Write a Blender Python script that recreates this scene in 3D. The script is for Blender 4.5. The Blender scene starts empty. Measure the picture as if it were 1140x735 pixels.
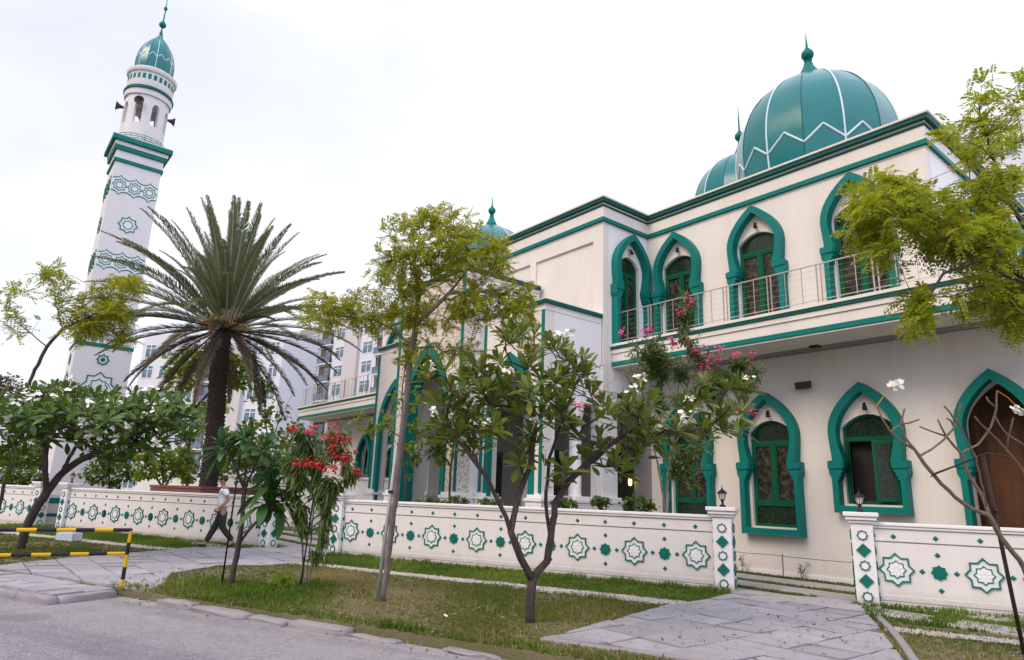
import bpy, bmesh, math, random
import numpy as np
from mathutils import Vector, Matrix
from mathutils.geometry import tessellate_polygon
random.seed(7); RNG = np.random.default_rng(11)
sc = bpy.context.scene
COL = sc.collection
PI = math.pi
# ------------------------------------------------------------------ camera geometry (photo measured at 1140 x 735)
FPX, PITCH, ROLL, HC = 733.5, 0.2457140, 0.0341680, 1.55
A_M, A_W = 0.6829190, 1.0784484            # facade / street-wall directions, angle left of the view axis
def cam_axes():
    cp, sp = math.cos(PITCH), math.sin(PITCH)
    f = Vector((0, cp, sp)); r = Vector((1, 0, 0)); u = Vector((0, -sp, cp))
    cr, sr = math.cos(ROLL), math.sin(ROLL)
    return cr*r + sr*u, -sr*r + cr*u, f
CR, CU, CF = cam_axes()
CC = Vector((0, 0, HC))
def ray(x, y): return CR*((x-570)/FPX) - CU*((y-367.5)/FPX) + CF
def at(x, y, d): return CC + ray(x, y)*d
def ground(x, y, z=0.0):
    r = ray(x, y); return CC + r*((z-HC)/r.z)
def onplane(x, y, N, c):
    r = ray(x, y); return CC + r*((c-N.dot(CC))/N.dot(r))
def depth(p): return (Vector(p)-CC).dot(CF)
U = Vector((-math.sin(A_M), math.cos(A_M), 0)); V = Vector((math.cos(A_M), math.sin(A_M), 0))
Wd = Vector((-math.sin(A_W), math.cos(A_W), 0)); Nn = Vector((math.cos(A_W), math.sin(A_W), 0))
def uv(u, v, z=0): return U*u + V*v + Vector((0, 0, z))
def wn(w, n, z=0): return Wd*w + Nn*n + Vector((0, 0, z))
ROT_M = A_M - PI/2; ROT_W = A_W - PI/2      # rotation of local x (= -u / -w), local y (= v / n)

# ------------------------------------------------------------------ object helpers
def tag(o, label=None, cat=None, group=None, kind=None):
    if label: o['label'] = label
    if cat: o['category'] = cat
    if group: o['group'] = group
    if kind: o['kind'] = kind
    return o
def empty(name, loc, rz=0, label=None, cat=None, group=None):
    o = bpy.data.objects.new(name, None); COL.objects.link(o)
    o.location = loc; o.rotation_euler = (0, 0, rz); o.empty_display_size = .2
    return tag(o, label, cat, group)
def copy_tree(o, parent=None):
    c = o.copy(); COL.objects.link(c); c.parent = parent
    for ch in list(o.children): copy_tree(ch, c)
    return c
def offset_rz(o, loc, rz): o.location = loc; o.rotation_euler = (0, 0, rz)
class MB:
    def __init__(s): s.v = []; s.f = []; s.m = []
    def add(s, vs, fs, mi=0):
        b = len(s.v); s.v.extend([tuple(p) for p in vs]); s.f.extend([tuple(i+b for i in f) for f in fs]); s.m.extend([mi]*len(fs)); return s
    def box(s, x0, x1, y0, y1, z0, z1, mi=0):
        vs = [(x0,y0,z0),(x1,y0,z0),(x1,y1,z0),(x0,y1,z0),(x0,y0,z1),(x1,y0,z1),(x1,y1,z1),(x0,y1,z1)]
        return s.add(vs, [(0,3,2,1),(4,5,6,7),(0,1,5,4),(1,2,6,5),(2,3,7,6),(3,0,4,7)], mi)
    def plate(s, outer, holes, d0, d1, fr=None, mi=0, back=True):
        """polygon (a,b) with holes, thickness d0..d1 (d0 = front); fr maps (a,b,d) to a point"""
        if fr is None: fr = lambda a, b, d: (a, d, b)
        loops = [list(outer)] + [list(h) for h in holes]
        tris = tessellate_polygon([[Vector((p[0], p[1], 0)) for p in l] for l in loops])
        flat = [p for l in loops for p in l]; n = len(flat)
        vs = [fr(p[0], p[1], d0) for p in flat] + [fr(p[0], p[1], d1) for p in flat]
        fs = []
        for t in tris:
            a, b, c = [flat[i] for i in t]
            ar = (b[0]-a[0])*(c[1]-a[1]) - (b[1]-a[1])*(c[0]-a[0])
            if abs(ar) < 1e-10: continue
            t = tuple(t) if ar > 0 else tuple(reversed(t))
            fs.append(t)
            if back: fs.append(tuple(i+n for i in reversed(t)))
        o = 0
        for l in loops:
            k = len(l)
            for i in range(k):
                j = (i+1) % k; fs.append((o+i, o+j, o+j+n, o+i+n))
            o += k
        return s.add(vs, fs, mi)
    def lathe(s, prof, seg=24, c=(0,0,0), mi=0, caps=True, ph=0.0):
        vs = []; fs = []
        for r, z in prof:
            for k in range(seg):
                a = 2*PI*k/seg + ph; vs.append((c[0]+r*math.cos(a), c[1]+r*math.sin(a), c[2]+z))
        for i in range(len(prof)-1):
            for k in range(seg):
                k2 = (k+1) % seg; fs.append((i*seg+k, i*seg+k2, (i+1)*seg+k2, (i+1)*seg+k))
        if caps:
            fs.append(tuple(range(seg-1, -1, -1))); fs.append(tuple((len(prof)-1)*seg+k for k in range(seg)))
        return s.add(vs, fs, mi)
    def tube(s, pts, rad, seg=8, mi=0, cap=True):
        pts = [Vector(p) for p in pts]; n = len(pts)
        if not hasattr(rad, '__len__'): rad = [rad]*n
        vs = []; fs = []; ref = None
        for i in range(n):
            t = (pts[min(i+1, n-1)] - pts[max(i-1, 0)])
            if t.length < 1e-9: t = Vector((0, 0, 1))
            t.normalize()
            if ref is None:
                ref = Vector((1, 0, 0)) if abs(t.x) < .8 else Vector((0, 1, 0))
            ref = ref - t*ref.dot(t)
            if ref.length < 1e-6: ref = t.orthogonal()
            ref.normalize(); bi = t.cross(ref)
            for k in range(seg):
                a = 2*PI*k/seg; vs.append(pts[i] + (ref*math.cos(a) + bi*math.sin(a))*rad[i])
        for i in range(n-1):
            for k in range(seg):
                k2 = (k+1) % seg; fs.append((i*seg+k, i*seg+k2, (i+1)*seg+k2, (i+1)*seg+k))
        if cap:
            fs.append(tuple(range(seg-1, -1, -1))); fs.append(tuple((n-1)*seg+k for k in range(seg)))
        return s.add(vs, fs, mi)
    def mesh(s, name, mats, smooth=False, fixn=False):
        me = bpy.data.meshes.new(name); me.from_pydata(s.v, [], s.f)
        for m in (mats if isinstance(mats, (list, tuple)) else [mats]): me.materials.append(m)
        if any(s.m): me.polygons.foreach_set('material_index', s.m)
        if fixn:
            bm = bmesh.new(); bm.from_mesh(me); bmesh.ops.recalc_face_normals(bm, faces=bm.faces); bm.to_mesh(me); bm.free()
        if smooth: me.polygons.foreach_set('use_smooth', [True]*len(me.polygons))
        me.update(); return me
    def build(s, name, mats, parent=None, smooth=False, bevel=0, fixn=False, autos=None):
        me = s.mesh(name, mats, smooth, fixn)
        o = bpy.data.objects.new(name, me); COL.objects.link(o); o.parent = parent
        if autos is not None: me.set_sharp_from_angle(angle=math.radians(autos))
        if bevel:
            md = o.modifiers.new('bevel', 'BEVEL'); md.width = bevel; md.segments = 2; md.limit_method = 'ANGLE'; md.angle_limit = math.radians(40)
        return o
def raw_mesh(name, verts, faces4, mats, rnd=None, smooth=False, mi=None):
    """fast mesh from numpy: verts (n,3); faces4 (m,k) all of one size"""
    me = bpy.data.meshes.new(name); nv, (nf, k) = len(verts), faces4.shape
    me.vertices.add(nv); me.vertices.foreach_set('co', np.asarray(verts, np.float32).ravel())
    me.loops.add(nf*k); me.loops.foreach_set('vertex_index', faces4.astype(np.int32).ravel())
    me.polygons.add(nf); me.polygons.foreach_set('loop_start', np.arange(0, nf*k, k, dtype=np.int32))
    me.polygons.foreach_set('loop_total', np.full(nf, k, np.int32))
    for m in (mats if isinstance(mats, (list, tuple)) else [mats]): me.materials.append(m)
    if mi is not None: me.polygons.foreach_set('material_index', np.asarray(mi, np.int32))
    if rnd is not None:
        a = me.attributes.new('rnd', 'FLOAT', 'POINT'); a.data.foreach_set('value', np.asarray(rnd, np.float32))
    if smooth: me.polygons.foreach_set('use_smooth', np.ones(nf, bool))
    me.update(calc_edges=True); me.validate(); return me
def raw_obj(name, verts, faces4, mats, parent=None, **k):
    o = bpy.data.objects.new(name, raw_mesh(name, verts, faces4, mats, **k)); COL.objects.link(o); o.parent = parent; return o

# ------------------------------------------------------------------ materials
def new_mat(name):
    m = bpy.data.materials.new(name); m.use_nodes = True
    nt = m.node_tree; return m, nt, nt.nodes['Principled BSDF'], nt.nodes.new, nt.links.new
def ramp(nt, fac, stops):
    r = nt.nodes.new('ShaderNodeValToRGB'); e = r.color_ramp.elements
    while len(e) < len(stops): e.new(.5)
    for i, (p, c) in enumerate(stops): e[i].position = p; e[i].color = (*c, 1) if len(c) == 3 else c
    nt.links.new(fac, r.inputs[0]); return r.outputs[0]
def noise(nt, scale, detail=4, rough=.6, coord='Object', vec=None, sx=None):
    t = nt.nodes.new('ShaderNodeTexCoord'); n = nt.nodes.new('ShaderNodeTexNoise')
    n.inputs['Scale'].default_value = scale; n.inputs['Detail'].default_value = detail; n.inputs['Roughness'].default_value = rough
    src = t.outputs[coord]
    if sx:
        mp = nt.nodes.new('ShaderNodeMapping'); mp.inputs['Scale'].default_value = sx; nt.links.new(src, mp.inputs[0]); src = mp.outputs[0]
    nt.links.new(src, n.inputs['Vector']); return n.outputs['Fac']
def mixc(nt, fac, a, b, mode='MIX'):
    m = nt.nodes.new('ShaderNodeMix'); m.data_type = 'RGBA'; m.blend_type = mode
    for sock, val in ((m.inputs[0], fac), (m.inputs[6], a), (m.inputs[7], b)):
        if hasattr(val, 'is_output') or hasattr(val, 'links'): nt.links.new(val, sock)
        elif isinstance(val, (int, float)): sock.default_value = val
        else: sock.default_value = (*val, 1)
    return m.outputs[2]
def bump(nt, h, bsdf, strength=.2, dist=.01):
    b = nt.nodes.new('ShaderNodeBump'); b.inputs['Strength'].default_value = strength; b.inputs['Distance'].default_value = dist
    nt.links.new(h, b.inputs['Height']); nt.links.new(b.outputs[0], bsdf.inputs['Normal'])
def m_plaster(name, col, dirt=.10, rough=.75, dcol=(.36, .33, .29), low=None):
    m, nt, b, N, L = new_mat(name)
    st = noise(nt, 1.0, 5, .65, sx=(2.2, 2.2, .35)); big = noise(nt, .5, 3)
    f = ramp(nt, st, [(.42, (0, 0, 0)), (.78, (1, 1, 1))])
    mul = N('ShaderNodeMath'); mul.operation = 'MULTIPLY'; L(f, mul.inputs[0]); mul.inputs[1].default_value = dirt*2.2
    c = mixc(nt, mul.outputs[0], col, dcol)
    c = mixc(nt, big, c, tuple(x*.93 for x in col))
    if low is not None:     # splash dirt close to the ground
        t = N('ShaderNodeTexCoord'); sp = N('ShaderNodeSeparateXYZ'); L(t.outputs['Object'], sp.inputs[0])
        mr = N('ShaderNodeMapRange'); mr.inputs[1].default_value = 0; mr.inputs[2].default_value = low; mr.inputs[3].default_value = 1.15; mr.inputs[4].default_value = 0
        L(sp.outputs[2], mr.inputs[0])
        n2 = noise(nt, 5, 5, .7); mm = N('ShaderNodeMath'); mm.operation = 'MULTIPLY'; L(mr.outputs[0], mm.inputs[0]); L(n2, mm.inputs[1])
        c = mixc(nt, mm.outputs[0], c, (.25, .22, .17))
    L(c, b.inputs['Base Color']); b.inputs['Roughness'].default_value = rough
    bump(nt, noise(nt, 60, 3), b, .12, .004); return m
def m_paint(name, col, rough=.45, var=.25, metallic=0, coat=0, bscale=25):
    m, nt, b, N, L = new_mat(name)
    n = noise(nt, 2.2, 5, .65); n2 = noise(nt, 14, 4)
    c = mixc(nt, n, tuple(x*(1-var) for x in col), tuple(min(1, x*(1+var)+.004) for x in col))
    sp = ramp(nt, n2, [(.58, (0, 0, 0)), (.72, (.45, .45, .45))])
    c = mixc(nt, sp, c, tuple(x*.6+.03 for x in col))
    L(c, b.inputs['Base Color']); b.inputs['Roughness'].default_value = rough; b.inputs['Metallic'].default_value = metallic; b.inputs['Specular IOR Level'].default_value = .16
    b.inputs['Coat Weight'].default_value = coat
    bump(nt, noise(nt, bscale, 3), b, .06, .004); return m
def m_glass(name, col=(.012, .012, .011), var=(.05, .04, .028), scale=6, rough=.06):
    m, nt, b, N, L = new_mat(name)
    n = noise(nt, scale, 5, .75); c = mixc(nt, ramp(nt, n, [(.45, (0,0,0)), (.7, (1,1,1))]), col, var)
    L(c, b.inputs['Base Color']); b.inputs['Roughness'].default_value = rough; b.inputs['IOR'].default_value = 1.5
    return m
def m_leaf(name, c0, c1, c2=None, rough=.4, trans=.3, spec=.5, tcol=None):
    """leaf: colour from the per-leaf 'rnd' attribute, part of the light passes through"""
    m, nt, b, N, L = new_mat(name)
    at_ = N('ShaderNodeAttribute'); at_.attribute_name = 'rnd'
    stops = [(0, c0), (.8, c1), (1, c2)] if c2 else [(0, c0), (1, c1)]
    c = ramp(nt, at_.outputs['Fac'], stops)
    L(c, b.inputs['Base Color']); b.inputs['Roughness'].default_value = rough; b.inputs['Specular IOR Level'].default_value = spec
    tr = N('ShaderNodeBsdfTranslucent'); tc = mixc(nt, .55, c, tcol or tuple(min(1, x*2.2) for x in c1)); L(tc, tr.inputs[0])
    mx = N('ShaderNodeMixShader'); mx.inputs[0].default_value = trans
    L(b.outputs[0], mx.inputs[1]); L(tr.outputs[0], mx.inputs[2]); L(mx.outputs[0], nt.nodes['Material Output'].inputs[0]); return m
def m_bark(name, c0, c1, scale=18, sz=.35):
    m, nt, b, N, L = new_mat(name)
    n = noise(nt, scale, 6, .7, sx=(1, 1, sz)); n2 = noise(nt, 3, 3)
    c = mixc(nt, ramp(nt, n, [(.35, (0,0,0)), (.68, (1,1,1))]), c0, c1); c = mixc(nt, n2, c, tuple(x*.7 for x in c0))
    L(c, b.inputs['Base Color']); b.inputs['Roughness'].default_value = .85; bump(nt, n, b, .7, .02); return m
def m_plain(name, col, rough=.5, metallic=0, var=.12, scale=9):
    m, nt, b, N, L = new_mat(name)
    n = noise(nt, scale, 4); L(mixc(nt, n, tuple(x*(1-var) for x in col), tuple(min(1, x*(1+var)) for x in col)), b.inputs['Base Color'])
    b.inputs['Roughness'].default_value = rough; b.inputs['Metallic'].default_value = metallic; return m
def m_emit(name, col, s):
    m, nt, b, N, L = new_mat(name); b.inputs['Emission Color'].default_value = (*col, 1); b.inputs['Emission Strength'].default_value = s; b.inputs['Base Color'].default_value = (*col, 1); return m
M = {}
M['cream'] = m_plaster('cream plaster', (.715, .672, .615), .17)
M['cream_wall'] = m_plaster('street wall plaster', (.695, .665, .645), .13, low=.30)
M['white'] = m_plaster('white plaster', (.79, .775, .765), .10)
M['minaret'] = m_plaster('minaret plaster', (.655, .64, .635), .06); M['white_pillar'] = m_plaster('pillar plaster', (.74, .725, .715), .06, low=.18)
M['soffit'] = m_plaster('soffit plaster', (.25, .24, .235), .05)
M['teal'] = m_paint('teal paint', (.001, .155, .130), .5, .15)
M['teal_dark'] = m_paint('deep teal paint', (.0015, .085, .070), .5, .18)
M['green_frame'] = m_paint('green window paint', (.003, .085, .040), .38, .2)
M['ornament'] = m_paint('ornament paint', (.003, .135, .108), .55, .25)
M['mint'] = m_plaster('pale mint plaster', (.69, .74, .735), .03)
M['glass'] = m_glass('dark window glass', (.014, .014, .012), (.115, .092, .060), 7, .045)  # brown noise patches paint reflections of trees and sky into the glass
M['glass_pattern'] = m_glass('patterned glass', (.006, .02, .010), (.045, .06, .035), 22, .15)
M['frond_rib'] = m_plain('pale frond rib', (.36, .36, .24), .45)
M['steel'] = m_plain('railing steel', (.50, .45, .41), .36, .8)
M['iron'] = m_plain('black iron', (.012, .012, .013), .4, .3)
M['lantern_glass'] = m_plain('lantern glass', (.55, .53, .48), .15)
M['wood'] = m_bark('brown curtain wood', (.10, .040, .018), (.19, .085, .035), 7, .1)
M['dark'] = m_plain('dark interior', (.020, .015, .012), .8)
M['speaker'] = m_plain('speaker horn', (.035, .028, .03), .5)
M['asphalt_kerb'] = m_plaster('old kerb concrete', (.27, .255, .262), .22, .9, (.14, .12, .10))
def m_dome():
    m, nt, b, N, L = new_mat('dome metal')
    n = noise(nt, 1.3, 4); c = mixc(nt, n, (.0003, .128, .140), (.0005, .165, .165)); L(c, b.inputs['Base Color'])
    b.inputs['Roughness'].default_value = .24; b.inputs['Metallic'].default_value = .0; b.inputs['Specular IOR Level'].default_value = .42; b.inputs['Coat Weight'].default_value = .0
    bump(nt, noise(nt, 3.0, 2), b, .08, .03); return m
M['dome'] = m_dome()
M['dome_trim'] = m_plain('dome trim', (.50, .62, .66), .4, .0, .06)
def m_stone():
    m, nt, b, N, L = new_mat('pebble cladding')
    t = N('ShaderNodeTexCoord'); v = N('ShaderNodeTexVoronoi'); v.inputs['Scale'].default_value = 15; v.feature = 'F1'; L(t.outputs['Object'], v.inputs['Vector'])
    v2 = N('ShaderNodeTexVoronoi'); v2.inputs['Scale'].default_value = 15; v2.feature = 'DISTANCE_TO_EDGE'; L(t.outputs['Object'], v2.inputs['Vector'])
    rnd = N('ShaderNodeSeparateColor'); L(v.outputs['Color'], rnd.inputs[0])
    c = ramp(nt, rnd.outputs[0], [(0, (.46, .36, .27)), (.45, (.66, .59, .50)), (1, (.78, .74, .68))])
    e = ramp(nt, v2.outputs['Distance'], [(.04, (1, 1, 1)), (.11, (0, 0, 0))]); c = mixc(nt, e, c, (.42, .37, .32))
    L(c, b.inputs['Base Color']); b.inputs['Roughness'].default_value = .85; bump(nt, v2.outputs['Distance'], b, .5, .03); return m
M['stone'] = m_stone()
# vegetation
M['plumeria'] = m_leaf('plumeria leaf', (.032, .064, .007), (.135, .178, .020), (.28, .26, .04), .33, .22, .45)
M['plumeria_d'] = m_leaf('dark plumeria leaf', (.022, .060, .006), (.088, .158, .016), (.10, .14, .03), .33, .2, .45)
M['plumeria_t'] = m_leaf('young plumeria leaf', (.010, .046, .016), (.045, .12, .02), (.10, .17, .02), .34, .2, .5)
M['feather'] = m_leaf('yellow green leaflet', (.095, .125, .006), (.26, .275, .012), (.44, .36, .02), .5, .45, .3)
M['feather_r'] = m_leaf('olive leaflet', (.10, .135, .007), (.25, .285, .014), (.45, .37, .03), .5, .48, .3)
M['oleander'] = m_leaf('oleander leaf', (.045, .09, .022), (.115, .175, .040), (.16, .20, .06), .45, .22, .35)
M['shrub'] = m_leaf('shrub leaf', (.035, .075, .012), (.105, .165, .022), (.2, .21, .03), .5, .35, .3)
M['bright'] = m_leaf('bright leaf', (.075, .13, .012), (.19, .26, .02), (.3, .3, .04), .5, .45, .3)
M['palm'] = m_leaf('palm leaflet', (.062, .092, .036), (.150, .185, .090), (.28, .27, .16), .38, .18, .6)
M['palm_old'] = m_leaf('old palm leaflet', (.055, .046, .030), (.140, .110, .072), (.24, .18, .12), .5, .15, .4)
M['grass'] = m_leaf('grass blade', (.055, .090, .012), (.150, .165, .034), (.31, .24, .11), .6, .3, .2)
M['grass_g'] = m_leaf('lush grass blade', (.050, .105, .010), (.135, .205, .022), (.24, .23, .06), .6, .3, .2)
M['flower_w'] = m_plain('white petal', (.82, .80, .74), .6)
M['flower_r'] = m_plain('red petal', (.46, .006, .016), .55, 0, .3)
M['flower_p'] = m_plain('pink petal', (.52, .025, .16), .55, 0, .3)
M['date'] = m_plain('date strands', (.42, .20, .03), .6, 0, .3)
M['bark_plum'] = m_bark('plumeria bark', (.042, .031, .026), (.125, .10, .084))
M['bark_grey'] = m_bark('grey bark', (.15, .125, .11), (.31, .27, .24), 14)
M['bark_dark'] = m_bark('dark bark', (.055, .042, .035), (.15, .12, .10))
M['bark_pale'] = m_bark('pale twig bark', (.16, .12, .085), (.34, .27, .20), 20)
M['bark_palm'] = m_bark('palm bark', (.020, .014, .010), (.085, .062, .045), 12, 1.6)
M['stake'] = m_bark('rusty stake', (.045, .026, .022), (.10, .06, .05), 10)
M['conduit'] = m_plain('grey pole', (.36, .37, .38), .5)
# ------------------------------------------------------------------ setting (street frame: X = -w, Y = n)
def wplace(o): o.rotation_euler = (0, 0, ROT_W); return o
def struct(name, mb, mats, frame='w', **k):
    o = mb.build(name, mats, **k); tag(o, kind='structure')
    o.rotation_euler = (0, 0, ROT_W if frame == 'w' else ROT_M); return o
def m_road():
    m, nt, b, N, L = new_mat('sun bleached asphalt')
    t = N('ShaderNodeTexCoord'); sp = N('ShaderNodeSeparateXYZ'); L(t.outputs['Object'], sp.inputs[0])
    n1 = noise(nt, 55, 3, .8); n2 = noise(nt, .8, 5, .65); n3 = noise(nt, 28, 3, .8)
    c = mixc(nt, n2, (.150, .146, .161), (.212, .205, .221))
    c = mixc(nt, ramp(nt, n1, [(.50, (0,0,0)), (.62, (.8,.8,.8))]), c, (.42, .40, .43))
    c = mixc(nt, ramp(nt, n3, [(.34, (.8,.8,.8)), (.46, (0,0,0))]), c, (.075, .072, .08))
    # pale dust gathered along the kerb
    mr = N('ShaderNodeMapRange'); mr.inputs[1].default_value = 4.6; mr.inputs[2].default_value = 6.5; L(sp.outputs[1], mr.inputs[0])
    nn = noise(nt, 2.2, 5, .7); ad = N('ShaderNodeMath'); ad.operation = 'MULTIPLY'; L(mr.outputs[0], ad.inputs[0]); L(ramp(nt, nn, [(.25, (.2,.2,.2)), (.6, (1,1,1))]), ad.inputs[1])
    c = mixc(nt, ad.outputs[0], c, (.31, .285, .285))
    # dark damp patches
    st = noise(nt, .9, 2, .4); c = mixc(nt, ramp(nt, st, [(.69, (0,0,0)), (.73, (.5,.5,.5))]), c, (.12, .11, .11))
    tk = noise(nt, 1.0, 4, .6, sx=(.08, 1.5, 1)); c = mixc(nt, ramp(nt, tk, [(.50, (0,0,0)), (.68, (.45,.45,.45))]), c, (.10, .096, .115))
    pw = noise(nt, 1.3, 6, .8); c = mixc(nt, ramp(nt, pw, [(.485, (0,0,0)), (.5, (.55,.55,.55)), (.515, (0,0,0))]), c, (.085, .08, .09))
    L(c, b.inputs['Base Color']); b.inputs['Roughness'].default_value = .88
    bump(nt, n1, b, .5, .012); return m
def m_soil():
    m, nt, b, N, L = new_mat('verge soil')
    n1 = noise(nt, .9, 5, .7); n2 = noise(nt, 9, 5, .75); n3 = noise(nt, 60, 3, .8)
    c = ramp(nt, n1, [(.32, (.075, .085, .024)), (.46, (.11, .10, .040)), (.58, (.165, .125, .080)), (.72, (.22, .175, .13))])
    c = mixc(nt, ramp(nt, n2, [(.4, (0,0,0)), (.65, (1,1,1))]), c, (.10, .10, .035))
    c = mixc(nt, ramp(nt, n3, [(.55, (0,0,0)), (.75, (.7,.7,.7))]), c, (.32, .28, .22))
    L(c, b.inputs['Base Color']); b.inputs['Roughness'].default_value = .95; bump(nt, n2, b, .6, .04); return m
def m_slab(name, c0, c1):
    m, nt, b, N, L = new_mat(name)
    a = N('ShaderNodeAttribute'); a.attribute_name = 'rnd'
    c = mixc(nt, a.outputs['Fac'], c0, c1)
    n1 = noise(nt, 3.5, 5, .7); n2 = noise(nt, 50, 4, .7)
    c = mixc(nt, ramp(nt, n1, [(.42, (0,0,0)), (.75, (.75,.75,.75))]), c, tuple(x*.52 for x in c0))
    c = mixc(nt, n2, c, tuple(min(1, x*1.12) for x in c1))
    L(c, b.inputs['Base Color']); b.inputs['Roughness'].default_value = .85; bump(nt, n2, b, .25, .008); return m
def m_gravel():
    m, nt, b, N, L = new_mat('white gravel'); n1 = noise(nt, 40, 4, .8); n2 = noise(nt, 3, 4)
    c = mixc(nt, n1, (.34, .30, .26), (.74, .70, .65)); c = mixc(nt, ramp(nt, n2, [(.5, (0,0,0)), (.8, (.5,.5,.5))]), c, (.22, .19, .13))
    L(c, b.inputs['Base Color']); b.inputs['Roughness'].default_value = .9; bump(nt, n1, b, .8, .03); return m
M['road'] = m_road(); M['soil'] = m_soil(); M['gravel'] = m_gravel()
M['slab'] = m_slab('grey paving slab', (.165, .16, .176), (.335, .322, .342)); M['step_slab'] = m_slab('courtyard slab', (.28, .265, .25), (.38, .36, .34))
struct('ground', MB().box(-600, 600, -500, 900, -.32, -.115), M['soil'])
struct('road', MB().box(-90, 60, -14, 6.58, -.30, -.10), M['road'])
struct('verge', MB().box(-60, 40, 6.60, 13.08, -.31, 0.0), M['soil'])
struct('courtyard', MB().box(-70, 60, 13.084, 70, -.31, -.004), M['soil'])

def inpoly(px, py, poly):
    px = np.asarray(px); py = np.asarray(py); r = np.zeros(px.shape, bool); n = len(poly)
    for i in range(n):
        x1, y1 = poly[i]; x2, y2 = poly[(i+1) % n]
        if y1 == y2: continue
        c = ((y1 > py) != (y2 > py)) & (px < (x2-x1)*(py-y1)/(y2-y1)+x1); r ^= c
    return r
PATH_L = [(13.95,6.62),(14.2,7.5),(14.7,9.05),(14.9,10.7),(15.15,11.8),(14.4,12.4),(13.85,12.85),(13.85,13.7),(11.80,13.7),(11.75,12.85),(11.0,11.6),(10.9,10.3),(11.5,9.5),(11.0,8.1),(10.0,7.3),(9.4,6.62)]
PATH_R = [(2.22,13.2),(2.45,11.7),(2.85,10.56),(3.06,9.0),(3.35,7.32),(-.35,7.22),(-.15,8.66),(.02,10.5),(.2,12),(.36,13.2)]
def slabs(name, poly, sw, sn, z, th, mat, rot=0.0, gap=.022, jit=.008, frame='w', keep=None):
    """paving: one mesh of separate, slightly uneven slabs clipped to a polygon"""
    mb = MB(); rn = []
    xs = [p[0] for p in poly]; ys = [p[1] for p in poly]; cx, cy = (min(xs)+max(xs))/2, (min(ys)+max(ys))/2
    ca, sa = math.cos(rot), math.sin(rot); R = max(max(xs)-min(xs), max(ys)-min(ys))
    k = int(R/min(sw, sn))+2
    bm = bmesh.new()
    for i in range(-k, k):
        for j in range(-k, k):
            off = 0
            c4 = [(i*sw+gap/2+off, j*sn+gap/2), ((i+1)*sw-gap/2+off, j*sn+gap/2), ((i+1)*sw-gap/2+off, (j+1)*sn-gap/2), (i*sw+gap/2+off, (j+1)*sn-gap/2)]
            c4 = [(cx+a*ca-b*sa, cy+a*sa+b*ca) for a, b in c4]
            # clip the slab against the polygon when it is partly outside (Sutherland-Hodgman of the slab edges on the polygon's points)
            cl = list(poly)
            for q in range(4):      # clip the path outline by the slab (convex), edge by edge
                (ax, ay), (bx, by) = c4[q], c4[(q+1) % 4]; res = []
                sd = lambda p: (bx-ax)*(p[1]-ay)-(by-ay)*(p[0]-ax)
                for m in range(len(cl)):
                    p, r_ = cl[m-1], cl[m]; dp, dr_ = sd(p), sd(r_)
                    if (dp >= 0) != (dr_ >= 0): t = dp/(dp-dr_); res.append((p[0]+(r_[0]-p[0])*t, p[1]+(r_[1]-p[1])*t))
                    if dr_ >= 0: res.append(r_)
                cl = res
                if len(cl) < 3: break
            if len(cl) < 3: continue
            ar = abs(sum(cl[m-1][0]*cl[m][1]-cl[m][0]*cl[m-1][1] for m in range(len(cl))))/2
            if ar < sw*sn*.10: continue
            mx_, my_ = sum(p[0] for p in c4)/4, sum(p[1] for p in c4)/4
            dz = random.uniform(-jit, jit); gx = random.uniform(-jit, jit)*2/sw; gy = random.uniform(-jit, jit)*2/sn; r = random.random()
            b = len(mb.v); n_ = len(cl)
            mb.v += [(-p[0], p[1], z-th) for p in cl] + [(-p[0], p[1], z+dz+gx*(p[0]-mx_)+gy*(p[1]-my_)) for p in cl]
            fs = [tuple(range(n_, 2*n_))]+[(m, (m+1) % n_, n_+(m+1) % n_, n_+m) for m in range(n_)]
            for f in fs: mb.f.append(tuple(x+b for x in f)); mb.m.append(0)
            rn += [r]*(2*n_)
    o = struct(name, mb, mat, frame, fixn=True)
    a = o.data.attributes.new('rnd', 'FLOAT', 'POINT'); a.data.foreach_set('value', rn); return o
slabs('paved_path', PATH_R, .62, .50, .026, .06, M['slab'], rot=.395, gap=.026)
slabs('paved_path', PATH_L, .62, .56, .026, .06, M['slab'], rot=.395, gap=.028)
# worn edging along the front and right rim of the right-hand path
e = MB()
for i in range(8): e.box(-3.36+i*.46, -3.36+i*.46+.45, 7.16, 7.28, -.05, .034+random.uniform(-.01, .006))
rim = [(-.02, 12.6), (-.04, 11.6), (.10, 10.5), (.20, 9.4), (.28, 8.4), (.40, 7.6), (.62, 7.0)]
for (xa, ya), (xb, yb) in zip(rim, rim[1:]):
    n_ = 2
    for q in range(n_):
        p0 = Vector((xa+(xb-xa)*q/n_, ya+(yb-ya)*q/n_)); p1 = Vector((xa+(xb-xa)*(q+.97)/n_, ya+(yb-ya)*(q+.97)/n_)); t_ = (p1-p0).normalized(); s_ = Vector((-t_.y, t_.x))*.045; zt = .050+random.uniform(-.008, .006)
        c_ = [p0-s_, p1-s_, p1+s_, p0+s_]; e.add([(c.x, c.y, -.05) for c in c_]+[(c.x, c.y, zt) for c in c_], [(0,1,2,3),(7,6,5,4),(0,4,5,1),(1,5,6,2),(2,6,7,3),(3,7,4,0)])
struct('path_edging', e, M['asphalt_kerb'], bevel=.012, fixn=True)
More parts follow.
